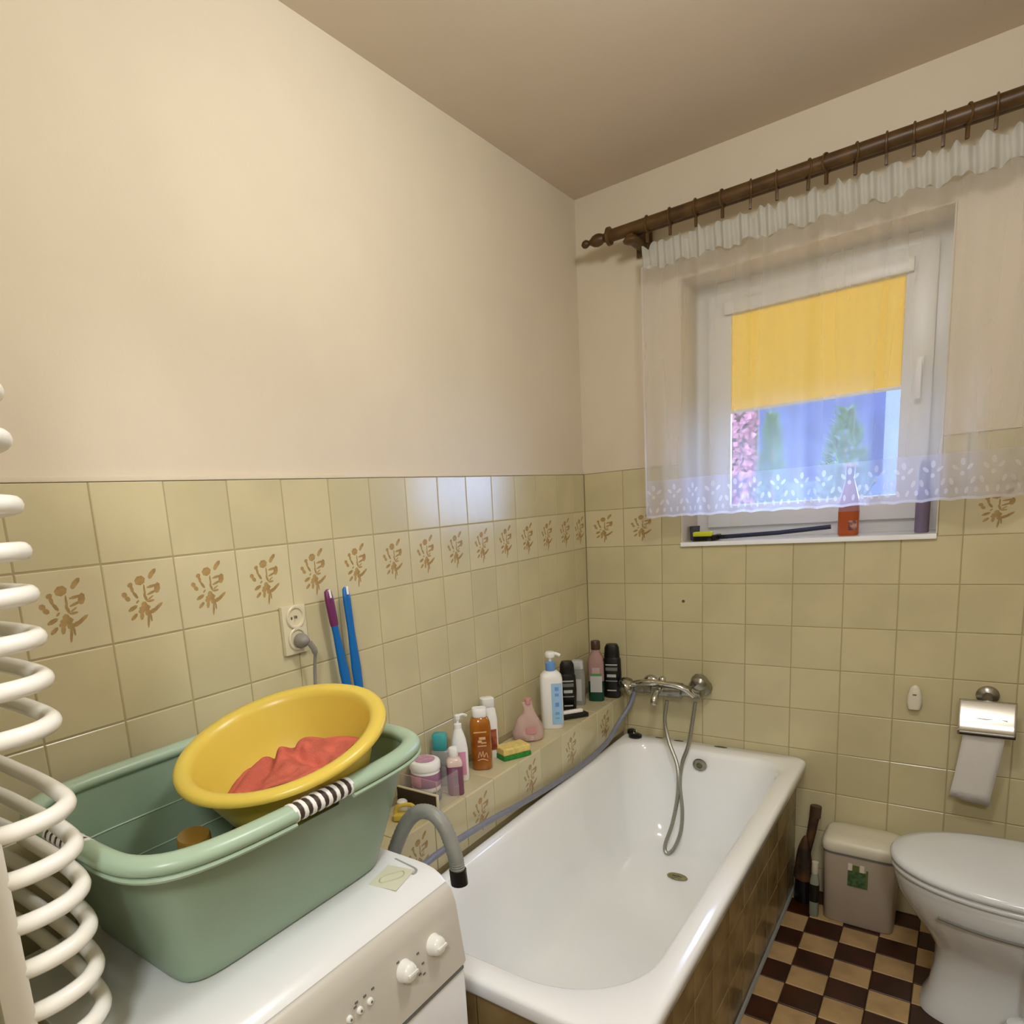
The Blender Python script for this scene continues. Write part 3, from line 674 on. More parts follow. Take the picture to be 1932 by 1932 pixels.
# yellow basin, tilted on the basket
tilt = .25
def towel_mesh(n=96, NR=28):
    b = bmesh.new(); V = []
    for j in range(NR + 1):
        r = j / NR; row = []
        for i in range(n):
            a = 2 * pi * i / n; k = max(0, .5 + .5 * cos(a - radians(-22))) ** 1.15
            ze = .012 + .106 * k + .006 * sin(5 * a) * k; Rf = .075 + .072 * k ** .5 + .006 * sin(4 * a + 1)
            Re = min(.105 + .40 * (ze - .006), Rf + .06 * k) - .004
            px, py = .038 + (Re * cos(a) - .038) * r, -.010 + (Re * sin(a) + .010) * r
            q = (px * .5 + py * .86) / .1 + .25 * sin(px * 30 + 1) + .12 * sin(py * 45); p_ = (px * .86 - py * .5) / .1 + .3 * sin(py * 28)
            z = ze * r ** 3.4 + (.090 + .004 * r) * (1 - r ** 3.4) * (.97 + .05 * sin(2.1 * p_ + .5))
            ed_ = 1 - r ** 5
            w1 = sin(5.4 * q + 1.1 * sin(1.9 * p_) + .6); w2 = sin(9.5 * q + 2.6 * p_ + 1); w3 = sin(4.2 * p_ - 2.1 * q + 2)
            z += ed_ * (.0062 * (w1 - .35 * w1 * abs(w1)) + .0062 * w2 * (1 if w2 > 0 else 1.3) + .0050 * w3 + .0012 * sin(23 * p_ + 9 * q))
            rmax = .105 + .40 * (z - .006) - .003; rr_ = math.hypot(px, py)
            if rr_ > rmax: px *= rmax / rr_; py *= rmax / rr_
            row.append(b.verts.new((px, py, max(z, .009))))
            if j == 0: break
        V.append(row)
    for i in range(n): b.faces.new((V[0][0], V[1][i], V[1][(i + 1) % n]))
    for j in range(1, NR):
        for i in range(n): b.faces.new((V[j][i], V[j + 1][i], V[j + 1][(i + 1) % n], V[j][(i + 1) % n]))
    return b
bs = thing('wash_basin', 'round yellow plastic basin tilted inside the green laundry basket', 'basin', (.345, -1.965 + sin(tilt) * .125, 1.136 - cos(tilt) * .125), rot=(tilt, 0, 0))
prof = [(.001, 0), (.105, 0), (.118, .004), (.124, .012), (.146, .065), (.163, .110), (.167, .122), (.176, .124), (.182, .120), (.183, .114), (.185, .116), (.184, .123), (.177, .1275), (.165, .1265), (.158, .1235), (.153, .112), (.141, .065), (.119, .015), (.110, .006), (.001, .004)]
b = loft([sring(r, r, z, 0, 0, 2, 64) for r, z in prof], False, False); recalc(b); obj('bowl', b, 'yellow', bs, smooth=60)
obj('foot_ring', lathe([(.100, -.003), (.106, -.003), (.107, .001), (.099, .001)], 48, cap0=False, cap1=False), 'yellow', bs)
tw = tag(obj('towel', towel_mesh(), 'coral', None, tuple(bs.location), (tilt, 0, 0), smooth=80), 'crumpled coral pink cloth lying in the yellow basin', 'cloth')

# ---------------------------------------------------------------- radiator on rear wall
rad = thing('towel_radiator', 'white curved towel radiator with round bars at the left edge', 'radiator', (.25, YR, .8))
def rl(x, y, z): return (x - .25, y - YR, z - .8)
XN, XF = .441, .050
for xx in (XN, XF):
    b = box(xx - .016, xx + .016, YR + .038, YR + .070, .872, 1.72, .006)
    obj('collector', xf(b, Matrix.Translation((-.25, -YR, -.8))), 'radiator', rad)
for (xx, zz) in ((XN - .02, 1.62), (XF + .02, 1.62), (XN - .02, .90), (XF + .02, .90)): obj('wall_mount', xf(lathe([(.014, 0), (.014, .004), (.008, .008), (.008, .045)], 12), Matrix.Rotation(-pi / 2, 4, 'X')), 'radiator', rad, rl(xx, YR + .005, zz))
zs = [1.70, 1.65, 1.60, 1.530, 1.480, 1.432, 1.383, 1.335, 1.284, 1.183, 1.130, 1.077, 1.024, .970, .917]
barp = spline([(XN, YR + .056, 0), (XN + .009, YR + .080, 0), (XN + .009, YR + .110, 0), (XN - .002, YR + .138, 0), (XN - .032, YR + .158, 0), (XN - .11, YR + .166, 0), ((XN + XF) / 2, YR + .167, 0), (XF + .11, YR + .166, 0), (XF + .032, YR + .158, 0), (XF + .002, YR + .138, 0), (XF - .009, YR + .110, 0), (XF - .009, YR + .080, 0), (XF, YR + .056, 0)], 7)
mb = mkmesh('bar', xf(tube(barp, .0105, 12), Matrix.Translation((-.25, -YR, -.8))), 'radiator', 80)
for z in zs:
    obj('bar', mb, None, rad, (0, 0, z))

# ---------------------------------------------------------------- wall socket, plug, brushes
sk = thing('wall_socket', 'cream double wall socket on the tiled left wall', 'socket', (0, -1.622, 1.243))
obj('plate', box(0, .012, -.036, .036, -.062, .055, .005), 'cream', sk)
for z in (.026, -.026):
    obj('outlet', xf(lathe([(.026, .012), (.028, .015), (.026, .0165), (.022, .016), (.020, .0125), (.001, .0122)], 28), Matrix.Rotation(pi / 2, 4, 'Y')), 'cream', sk, (0, .002, z))
obj('earth_pin', box(.012, .02, -.002, .002, .024, .03, .001, bm=box(.0125, .0135, -.012, -.008, .022, .028)), 'dchrome', sk)
pg = thing('power_plug', 'grey power plug with cable in the cream wall socket', 'plug', (.016, -1.618, 1.213))
obj('plug_body', xf(lathe([(.017, 0), (.018, .010), (.015, .018), (.010, .026), (.005, .029), (.0, .030)], 20), Matrix.Rotation(pi / 2, 4, 'Y')), 'plugg', pg)
obj('cable', tube(spline([(.028, .006, -.005), (.030, .018, -.03), (.018, .022, -.08), (.010, .020, -.20), (.010, .018, -.35), (.012, .01, -.42)], 6), lambda i: .0075 if i < 7 else .0042, 8), 'plugg', pg)
def handle(name, label, top, bot, gripm=None, w_=.011):
    t = thing(name, label, 'brush', bot)
    a = Vector(top) - Vector(bot); L = a.length; ax = a.normalized()
    yv = Vector((0, 1, 0)); yv = (yv - ax * yv.dot(ax)).normalized(); xv = yv.cross(ax)
    q = Matrix((yv, -xv, ax)).transposed().to_4x4()
    hb = loft([sring(w_, .006, 0, n=2.6, N=16), sring(w_ * 1.25, .007, L * .3, n=2.6, N=16), sring(w_ * .85, .0065, L * .62, n=2.6, N=16), sring(w_ * .95, .0065, L * .9, n=2.6, N=16), sring(w_ * .75, .005, L * .985, n=2.6, N=16), sring(w_ * .3, .003, L, n=2.6, N=16)])
    recalc(hb); obj('handle', xf(hb, q), 'blue', t)
    if gripm:
        g = loft([sring(w_ * .98, .0072, L * .70, n=2.6, N=16), sring(w_ * 1.06, .0078, L * .74, n=2.6, N=16), sring(w_ * 1.10, .0078, L * .92, n=2.6, N=16), sring(w_ * .85, .0068, L * .99, n=2.6, N=16), sring(w_ * .3, .003, L * 1.006, n=2.6, N=16)])
        obj('grip', xf(g, q), gripm, t, label='purple rubber grip')
    hl = tube([(.0, -.0060, L * .935 + .020 * k / 4) for k in range(5)], lambda i: .0034, 8)
    obj('hang_hole', xf(hl, q), 'white', t)
    hd = box(-.016, .016, -.014, .014, -.055, .01, .006)
    hh = obj('head', xf(hd, q), 'blue', t)
    br = bmesh.new()
    for ix in range(6):
        for iy in range(3): tube([(-.018 + ix * .0072, -.009 + iy * .009, -.055), (-.02 + ix * .008, -.010 + iy * .010, -.085)], .0022, 5, bm=br)
    obj('bristles', xf(br, q), 'white', hh, kind='stuff')
    return t
handle('dish_brush', 'blue dish brush with purple grip leaning on the left wall, left one of the pair', (.026, -1.521, 1.320), (.040, -1.492, 1.02), 'purplegrip', .0115)
handle('dish_brush', 'all blue brush handle leaning on the left wall, right one of the pair', (.026, -1.459, 1.320), (.040, -1.455, 1.02), None, .0125)
hd = thing('brush_rack', 'small white wire rack behind the basket holding the blue brushes', 'rack', (.036, -1.484, .935))
b = tube([(x, y, 0.0) for x, y in ((-.024, -.055), (.024, -.055), (.024, .045), (-.024, .045))], .003, 6, closed=True)
tube([(x, y, 0.07) for x, y in ((-.024, -.055), (.024, -.055), (.024, .045), (-.024, .045))], .003, 6, bm=b, closed=True)
for x, y in ((-.024, -.055), (.024, -.055), (.024, .045), (-.024, .045), (.024, -.02), (.024, .015)): tube([(x, y, 0), (x, y, .07)], .0025, 6, bm=b)
for y in (-.04, -.02, 0, .02): tube([(-.024, y, 0), (.024, y, 0)], .0025, 6, bm=b)
obj('wire_frame', b, 'dchrome', hd); tubeb = tube([(-.024, -.055, .0), (-.024, -.055, -.262)], .003, 6); tube([(-.024, .045, 0), (-.024, .045, -.262)], .003, 6, bm=tubeb)
obj('leg', tubeb, 'dchrome', hd)

# ---------------------------------------------------------------- bottles and things on the ledge
def bottle(name, label, cat, loc, secs, m, parts=(), rotz=0, N=32, group=None):
    """secs: (half_x, half_y, z, n)"""
    t = thing(name, label, cat, loc, rotz, group)
    b = loft([sring(a, c, z, n=n, N=N) for a, c, z, n in secs]); recalc(b); obj('bottle_body', b, m, t, smooth=50)
    for p in parts:
        nm, s2, mm = p[:3]; b = loft([sring(a, c, z, n=n, N=N) for a, c, z, n in s2]); recalc(b); obj(nm, b, mm, t, loc=p[3] if len(p) > 3 else (0, 0, 0), smooth=50)
    return t
def label_on(t, nm, x, y0, y1, z0, z1, m, side='f', th=.0012, bev=.0005):
    """flat label on the face towards -y (side f) or +x (side r)"""
    if side == 'f': b = box(y0, y1, -x - th, -x + .002, z0, z1, bev)
    else: b = box(x - .002, x + th, y0, y1, z0, z1, bev)
    return obj(nm, b, m, t)
def pump(t, z, m, s=1.0, yaw=0):
    b = lathe([(.011 * s, z), (.013 * s, z + .002), (.013 * s, z + .016 * s), (.005 * s, z + .018 * s), (.0045 * s, z + .034 * s)], 16)
    obj('pump_collar', b, m, t)
    b = lathe([(.009 * s, z + .032 * s), (.010 * s, z + .034 * s), (.010 * s, z + .046 * s), (.006 * s, z + .049 * s)], 14)
    tube(spline([(0, 0, z + .043 * s), (.022 * s * cos(yaw), .022 * s * sin(yaw), z + .044 * s), (.040 * s * cos(yaw), .040 * s * sin(yaw), z + .036 * s)], 4), .0045 * s, 8, bm=b)
    return obj('pump_head', b, 'white', t)
z0 = LZ
# upright divider tile
dv = tag(obj('divider_tile', box(.0015, LX - .008, -.003, .004, 0, .048, .001), 'dark', None, (0, -1.300, z0 + .0005)), 'thin dark brown tile standing upright across the ledge beside the basket', 'tile')
obj('edge_trim', box(LX - .008, LX - .0045, -.004, .005, 0, .05, .0005, bm=box(.0015, LX - .0046, -.004, .005, .048, .051, .0005)), 'cream', dv)
# tin + jar
tn = thing('tin_box', 'low blue grey tin under the pink cream jar on the ledge', 'tin', (.058, -1.238, z0)); obj('tin_body', lathe([(.040, 0), (.042, .002), (.042, .022), (.040, .024)], 32), mat('blue_grey_tin', '6f7c98', .35, var=.03), tn); obj('tin_lid', lathe([(.0432, .016), (.0432, .025), (.042, .0275), (0, .028)], 32), 'grey', tn)
jr = thing('cream_jar', 'round white cream jar with mauve label and domed lid beside the basket', 'jar', (.058, -1.238, z0 + .028))
obj('jar_body', lathe([(.036, 0), (.041, .005), (.042, .012), (.042, .064), (.040, .068)], 36), 'white', jr)
obj('label_band', lathe([(.0422, .018), (.0427, .019), (.0427, .056), (.0422, .057)], 36, cap0=False, cap1=False), 'mauve', jr)
obj('label_patch', lathe([(.0429, .022), (.0433, .023), (.0433, .052), (.0429, .053)], 36, cap0=False, cap1=False), 'pink', jr).scale = (1, 1, 1)
for o_ in [jr.children[-1]]:
    me_ = o_.data; bm_ = bmesh.new(); bm_.from_mesh(me_); bmesh.ops.delete(bm_, geom=[f for f in bm_.faces if not (f.calc_center_median().y < -.015 and f.calc_center_median().x < .012)], context='FACES'); bm_.to_mesh(me_); bm_.free()
lid = obj('jar_lid', lathe([(.044, .066), (.0448, .068), (.0448, .086), (.042, .090), (.030, .092), (.0, .0925)], 36), 'white', jr)
b = bmesh.new(); b = lathe([(.028, .0924), (.030, .0932), (.030, .0938), (0, .094)], 28); obj('lid_print', b, mat('rose_print', 'd9a3ac', .4, color2='b58aa6', vscale=60), lid)
# clear organiser
og = thing('clear_organiser', 'thin clear plastic organiser standing around the pink cream jar', 'organiser', (.075, -1.240, z0))
b = box(-.070, .062, -.052, -.0505, .0008, .085); box(.0605, .062, -.050, .052, .0008, .085, bm=b); box(-.070, .062, .0505, .052, .0008, .085, bm=b); box(-.070, -.0685, -.050, .05, .0008, .085, bm=b)
obj('walls', b, 'clear', og, smooth=0); obj('edge', tube([(.062, -.052, .001), (.062, -.052, .086)], .0013, 5, bm=tube([(-.07, -.052, .086), (.062, -.052, .086)], .0009, 5)), 'pouch', og)
# teal
bottle('shampoo_bottle', 'teal bottle standing behind the pink cream jar against the wall', 'bottle', (.034, -1.130, z0), [(.026, .016, 0, 4), (.028, .018, .004, 4), (.028, .018, .105, 4), (.022, .015, .112, 3)], 'grey', [('cap', [(.020, .0155, .110, 4), (.0215, .017, .112, 4), (.0215, .017, .158, 4), (.019, .015, .161, 4)], 'teal')], rotz=.4)
# plum bottle
t = bottle('lotion_bottle', 'small plum coloured bottle with white cap in front on the ledge', 'bottle', (.108, -1.165, z0), [(.021, .021, 0, 5), (.0235, .0235, .004, 5), (.0235, .0235, .088, 5)], 'plum',
           [('shoulder', [(.0232, .0232, .088, 5), (.0235, .0235, .092, 5), (.022, .022, .104, 4), (.012, .012, .114, 2)], mat('pale_pink_plastic', 'd8c2b8', .2, var=.02)), ('cap', [(.012, .012, .112, 2), (.0135, .0135, .114, 2), (.0135, .0135, .138, 2), (.012, .012, .140, 2)], 'white')], rotz=.75)
label_on(t, 'label_mark', .0235, -.006, .006, .048, .062, mat('dark_plum_print', '4a2844', .5), 'f')
label_on(t, 'label_mark', .0235, -.008, .008, .028, .033, mat('dark_plum_print', '8a5a78', .5), 'f')
# pink pump bottle
t = bottle('pump_bottle', 'slim white pump bottle with pink label between plum and amber bottles', 'bottle', (.062, -1.072, z0), [(.024, .021, 0, 3), (.026, .023, .004, 3), (.026, .023, .10, 3), (.022, .020, .13, 2.4), (.013, .013, .158, 2), (.011, .011, .165, 2)], 'white', rotz=.7)
label_on(t, 'label', .0228, -.015, .017, .022, .095, 'pink', 'f'); label_on(t, 'label_print', .0242, -.010, .004, .035, .08, mat('magenta_print', 'b54a80', .5, color2='d8a5bd', vscale=60), 'f')
pump(t, .163, 'white', .9, yaw=.6)
# amber
t = bottle('oil_bottle', 'large amber brown bottle with gold lettering on the ledge', 'bottle', (.070, -.965, z0), [(.027, .022, 0, 3), (.032, .027, .006, 3), (.033, .028, .05, 3), (.033, .028, .135, 3), (.032, .027, .152, 2.6), (.027, .022, .168, 2.4), (.018, .017, .174, 2)], 'amber',
           [('cap', [(.0215, .0185, .172, 3), (.023, .02, .174, 3), (.023, .02, .196, 3), (.021, .018, .2, 3)], 'white')], rotz=.7, N=36)
b = bmesh.new()
for (x, z, w_, h_) in ((-.004, .128, .020, .004), (.002, .108, .010, .008), (-.006, .098, .006, .008), (.006, .093, .008, .004), (.0, .083, .014, .003)): box(x - w_, x + w_, -.0296, -.0286, z - h_ / 2, z + h_ / 2, bm=b)
tube(spline([(-.014, -.0292, .045), (-.008, -.0296, .064), (-.004, -.0298, .048), (.002, -.0299, .066), (.004, -.0299, .046), (.012, -.0298, .060), (.016, -.0292, .044)], 5), .0014, 5, bm=b)
tube(spline([(-.016, -.0292, .036), (0, -.0299, .040), (.016, -.0292, .034)], 5), .0014, 5, bm=b)
obj('lettering', b, 'gold', t)
t = bottle('cleaner_bottle', 'tall white spray bottle standing behind the amber bottle', 'bottle', (.040, -.872, z0), [(.026, .018, 0, 3.5), (.029, .020, .005, 3.5), (.029, .020, .13, 3.5), (.025, .018, .165, 3), (.02, .016, .175, 3)], 'white',
           [('cap', [(.02, .016, .174, 4), (.022, .018, .176, 4), (.022, .018, .203, 4), (.018, .014, .206, 4)], 'white')], rotz=.9)
label_on(t, 'side_label', .0205, -.02, .02, .03, .10, mat('dark_red_print', '7a2f22', .5, color2='a85c40', vscale=40), 'f')
# sponge
sp = thing('sponge', 'yellow and green scouring sponge lying on the ledge', 'sponge', (.102, -.830, z0), rotz=1.12)
obj('foam', box(-.052, .052, -.030, .030, .016, .040, .006, seg=3), 'sponge_y', sp); obj('scourer', box(-.053, .053, -.031, .031, .0008, .0165, .004), 'sponge_g', sp)
# pouch
pc = thing('refill_pouch', 'crumpled pale pink translucent refill pouch on the ledge beside the sponge', 'pouch', (.072, -.665, z0), rotz=.75)
b = loft([[Vector((p.x + .004 * sin(9 * p.x / .05 + k), p.y * (1 + .25 * sin(k * 1.7 + p.x * 60)), z)) for p in sring(a, c, z, n=2.6, N=40)] for k, (a, c, z) in enumerate([(.040, .022, .001), (.052, .030, .008), (.056, .030, .030), (.050, .026, .055), (.038, .018, .080), (.022, .012, .100), (.016, .009, .118), (.019, .006, .130), (.020, .003, .138)])])
obj('film', recalc(b), 'pouch', pc, smooth=70); obj('spout_cap', lathe([(.009, .13), (.011, .132), (.011, .15), (.009, .152)], 14), 'rose', pc)
obj('print', box(-.018, .018, -.034, -.030, .03, .055, .001), 'rose', pc)
# white-blue pump
t = bottle('pump_bottle', 'large white pump bottle with light blue label near the far end of the ledge', 'bottle', (.080, -.505, z0), [(.036, .026, 0, 3.5), (.040, .030, .006, 3.5), (.040, .030, .185, 3.5), (.037, .028, .200, 3), (.026, .022, .212, 2.4), (.015, .015, .216, 2)], 'white', rotz=.62, N=40)
lb = label_on(t, 'label', .0305, -.004, .034, .018, .172, 'lblue', 'f')
for (z, h_) in ((.145, .014), (.125, .01), (.085, .012), (.095, .006), (.055, .01), (.04, .004)): label_on(t, 'label_print', .0318, .008, .022, z, z + h_, 'mblue', 'f', .0008, 0)
obj('collar', lathe([(.0165, .214), (.018, .216), (.018, .245), (.014, .248), (.006, .25)], 20), 'mblue', t)
b = lathe([(.006, .248), (.006, .262), (.016, .264), (.018, .268), (.018, .280), (.014, .285)], 18); tube(spline([(0, 0, .276), (.02, 0, .277), (.036, 0, .270)], 4), .006, 8, bm=b); obj('pump_head', b, 'white', t, rot=(0, 0, -.2))
# black shower gel
def gel(loc, label, rz, h, s=1.0):
    t = bottle('shower_gel', label, 'bottle', loc, [(.026 * s, .018 * s, 0, 3), (.031 * s, .021 * s, .006, 3), (.034 * s, .022 * s, h * .45, 3), (.032 * s, .021 * s, h * .72, 3), (.027 * s, .019 * s, h * .76, 3)], 'black',
               [('cap', [(.027 * s, .0195 * s, h * .76, 3), (.0285 * s, .0205 * s, h * .77, 3), (.026 * s, .0195 * s, h * .94, 3), (.020 * s, .016 * s, h, 3)], mat('black_cap', '0c0b0b', .4, var=.05))], rotz=rz, N=36)
    for (z, w_, hh, m) in ((h * .62, .020, .005, 'lgrey'), (h * .52, .022, .014, 'groove_and_shade'), (h * .40, .014, .012, 'lgrey'), (h * .32, .020, .004, 'grey'), (h * .14, .018, .005, 'lgrey')):
        b = loft([sring((.0345 * s), .0228 * s, z, n=3, N=36), sring((.0345 * s), .0228 * s, z + hh, n=3, N=36)], False, False)
        bmesh.ops.delete(b, geom=[f for f in b.faces if not (f.calc_center_median().y < -.01 and abs(f.calc_center_median().x) < w_ * s)], context='FACES')
        obj('label_print', b, m, t)
    return t
gel((.050, -.315, z0), 'black shower gel bottle with brown print behind the white blue pump bottle', .55, .205, 1.0)
# hair brush lying
hb = thing('nail_brush', 'black brush with white handle bar lying on the ledge', 'brush', (.103, -.375, z0), rotz=.95)
obj('base', box(-.055, .055, -.016, .016, .001, .018, .007, seg=3), 'black', hb); obj('handle', box(-.050, .035, -.009, .009, .019, .033, .006, seg=3), 'white', hb)
t = bottle('shower_gel', 'grey bottle standing in the corner behind the black shower gel', 'bottle', (.040, -.205, z0), [(.026, .018, 0, 3), (.029, .02, .005, 3), (.030, .021, .12, 3), (.026, .019, .15, 3)], 'grey', [('cap', [(.024, .017, .149, 3), (.026, .019, .151, 3), (.024, .017, .18, 3), (.018, .014, .184, 3)], 'lgrey')], rotz=.3)
label_on(t, 'label', .0205, -.018, .018, .02, .11, 'lgrey', 'f')
# green / brown cap bottle
t = bottle('mouthwash_bottle', 'tall dark green bottle with white label and brown cap in the corner', 'bottle', (.082, -.120, z0), [(.028, .022, 0, 4), (.031, .025, .005, 4), (.031, .025, .085, 4)], 'dgreen',
           [('upper_body', [(.031, .025, .085, 4), (.031, .025, .16, 4), (.027, .022, .185, 3), (.016, .016, .205, 2), (.015, .015, .215, 2)], mat('dusty_pink_plastic', 'a4837c', .25, var=.03)), ('cap', [(.017, .017, .214, 2), (.0185, .0185, .216, 2), (.0185, .0185, .246, 2), (.016, .016, .250, 2)], 'brown')], rotz=.35)
label_on(t, 'label', .0255, -.022, .024, .04, .115, 'lgrey', 'f'); label_on(t, 'label', .0266, -.022, .024, .108, .118, mat('green_stripe', '5d8a55', .5), 'f', .0008, 0); label_on(t, 'emblem', .0258, -.014, .016, .118, .142, 'pouch', 'f')
gel((.122, -.052, z0), 'black shower gel bottle with silver print at the far end of the ledge', .25, .225, 1.08)
# yellow thing + white cap near the basket
yd = thing('hand_scrubber', 'small yellow plastic scrubber on the ledge beside the green basket', 'scrubber', (.092, -1.375, z0), rotz=.6)
obj('head', box(-.035, .035, -.016, .016, .001, .020, .006, seg=3), 'yellow', yd); obj('handle', tube(spline([(-.03, 0, .018), (-.02, 0, .038), (.015, 0, .042), (.032, 0, .018)], 5), .006, 8), 'yellow', yd)
wc = tag(obj('bottle_cap', lathe([(.014, 0), (.015, .002), (.015, .026), (.011, .03), (0, .031)], 20), 'white', None, (.045, -1.335, z0 + .0005)), 'small white round cap beside the upright dark tile', 'cap')

# ---------------------------------------------------------------- window sill things
zz = WZ0 + .004
t = bottle('spray_bottle', 'clear bottle of orange liquid with dark neck on the window sill', 'bottle', (.912, .060, zz), [(.026, .022, 0, 3), (.030, .024, .004, 3), (.030, .024, .08, 3)], 'orange',
           [('upper_body', [(.030, .024, .08, 3), (.027, .022, .12, 2.6), (.017, .016, .165, 2), (.013, .013, .18, 2)], mat('rose_clear_plastic', 'b07a78', .2, var=.03)), ('neck', [(.0125, .0125, .18, 2), (.013, .013, .225, 2)], mat('slate_neck', '54566a', .3, var=.03)), ('cap', [(.020, .014, .225, 2), (.022, .016, .229, 2), (.018, .013, .237, 2)], 'white')])
label_on(t, 'label', .0245, .002, .026, .018, .05, mat('sill_label', 'c99a86', .5, color2='6a3a2a', vscale=50), 'f')
t = bottle('spray_bottle', 'slim mauve bottle in the right corner of the window sill', 'bottle', (1.108, .060, zz), [(.017, .017, 0, 2), (.019, .019, .004, 2), (.019, .019, .12, 2), (.012, .012, .15, 2)], mat('dusky_mauve_bottle', '7d6f86', .3, var=.05), [('cap', [(.012, .012, .15, 2), (.0145, .0145, .152, 2), (.017, .017, .20, 2), (.011, .011, .222, 2)], 'grey')])
sq = thing('squeegee', 'dark window squeegee with long handle lying on the window sill', 'squeegee', (.50, .045, zz))
obj('handle', tube([(.03, .0, .012), (.20, .012, .018), (.36, .030, .030)], lambda i: .008, 10), mat('navy_plastic', '23263f', .35, var=.05), sq)
obj('blade_holder', box(-.012, .006, -.035, .045, .001, .022, .005, bm=box(-.002, .04, -.006, .008, .004, .020, .004)), 'black', sq); obj('rubber_blade', box(-.022, -.010, -.038, .048, .001, .008, .001), 'grey', sq)
lg = thing('scrub_brush', 'lime yellow scrubbing brush on the left end of the window sill', 'brush', (.455, .018, zz + .0), rotz=-.12)
obj('handle', box(-.030, .040, -.012, .010, .018, .036, .007, seg=3), 'limey', lg)
b = bmesh.new()
for i in range(12):
    for j in range(3): tube([(-.026 + i * .0055, -.008 + j * .007, .018), (-.028 + i * .0058, -.010 + j * .009, .001)], .002, 4, bm=b)
obj('bristles', b, 'black', lg, kind='stuff')
cp = thing('squat_tumbler', 'small dark glass tumbler in the left corner of the window sill', 'glass', (.412, .078, zz)); obj('cup', lathe([(.014, 0), (.016, .003), (.019, .055), (.0175, .055), (.015, .006), (0, .005)], 20, cap1=False), mat('smoke_glass', '5a5a66', .15, alpha=.8), cp)

# ---------------------------------------------------------------- air freshener, paper holder
af = thing('air_freshener', 'small off white oval air freshener stuck on the tiled back wall', 'air freshener', (1.118, 0, .772))
b = loft([sring(.011, .0085, -.038, n=3, N=28), sring(.015, .011, -.036, n=3, N=28), sring(.020, .013, -.012, n=2.4, N=28), sring(.019, .013, .006, n=2.4, N=28), sring(.013, .010, .034, n=2.4, N=28), sring(.008, .007, .041, n=2.4, N=28), sring(.003, .003, .044, n=2, N=28)])
obj('housing', recalc(b), 'binlid', af, (0, -.013, 0)); obj('vent', box(-.005, .005, -.0275, -.024, .012, .016, .001), 'groove_and_shade', af)
ph = thing('toilet_paper_holder', 'chrome toilet paper holder with a flap cover on the back wall', 'paper holder', (1.295, 0, .745))
obj('wall_disc', xf(lathe([(.028, 0), (.028, .008), (.022, .014), (.012, .018), (.010, .05)], 28), Matrix.Rotation(pi / 2, 4, 'X')), 'dchrome', ph, (0, -.001, .055))
obj('bracket', tube([(-.058, -.060, .012), (-.058, -.060, .042), (.058, -.060, .042), (.058, -.060, .012)], .004, 8, bm=tube([(0, -.012, .05), (0, -.040, .046), (0, -.060, .042)], .007, 10)), 'chrome', ph)
fl = bmesh.new(); pts = []
for k in range(9):
    a = radians(100 - k * 9); pts.append((-.060 - .062 * cos(a) * 1.0 + 0, .040 - .062 + .062 * sin(a)))
V = []
for (yy, z_) in ((-.058, .050), (-.064, .046), (-.096, -.010), (-.101, -.020), (-.104, -.032), (-.104, -.048)):
    V.append([fl.verts.new((x, yy, z_)) for x in (-.066, -.060, 0, .060, .066)])
for j in range(len(V) - 1):
    for i in range(4): fl.faces.new((V[j][i], V[j][i + 1], V[j + 1][i + 1], V[j + 1][i]))
fo = obj('flap_cover', fl, mat('satin_chrome', 'd6d6d2', 0.24, metal=1.0, var=.02), ph, smooth=60); so = fo.modifiers.new('t', 'SOLIDIFY'); so.thickness = .0016
obj('spindle', tube([(-.058, -.060, -.006), (.058, -.060, -.006)], .006, 10), 'dchrome', ph)
pr = thing('toilet_roll', 'nearly used white toilet paper roll with a sheet hanging down', 'toilet roll', (1.293, -.060, .739))
rb = lathe([(.017, -.048), (.030, -.048), (.030, .048), (.017, .048)], 32, cap0=False, cap1=False); loft([[Vector((.017 * cos(t) if r else .030 * cos(t), .017 * sin(t) if r else .030 * sin(t), s * .048)) for t in [2 * pi * k / 32 for k in range(32)]] for s in (1,) for r in (0, 1)], False, False, rb)
obj('roll', xf(rb, Matrix.Rotation(pi / 2, 4, 'Y')), 'paper', pr)
b = bmesh.new(); V = []
for k, (yy, z_, dx) in enumerate(((-.030, .010, 0), (-.0315, -.02, 0), (-.028, -.07, -.004), (-.020, -.13, -.010), (-.012, -.19, -.016), (-.008, -.235, -.022), (-.007, -.262, -.025))):
    V.append([b.verts.new((-.048 + dx + .096 * i / 6, yy + .0015 * sin(i * 1.7 + k), z_ + (-.014 * i / 6 if k == 6 else 0))) for i in range(7)])
for j in range(6):
    for i in range(6): b.faces.new((V[j][i], V[j][i + 1], V[j + 1][i + 1], V[j + 1][i]))
o = obj('hanging_sheet', b, 'paper', pr); so = o.modifiers.new('t', 'SOLIDIFY'); so.thickness = .0008

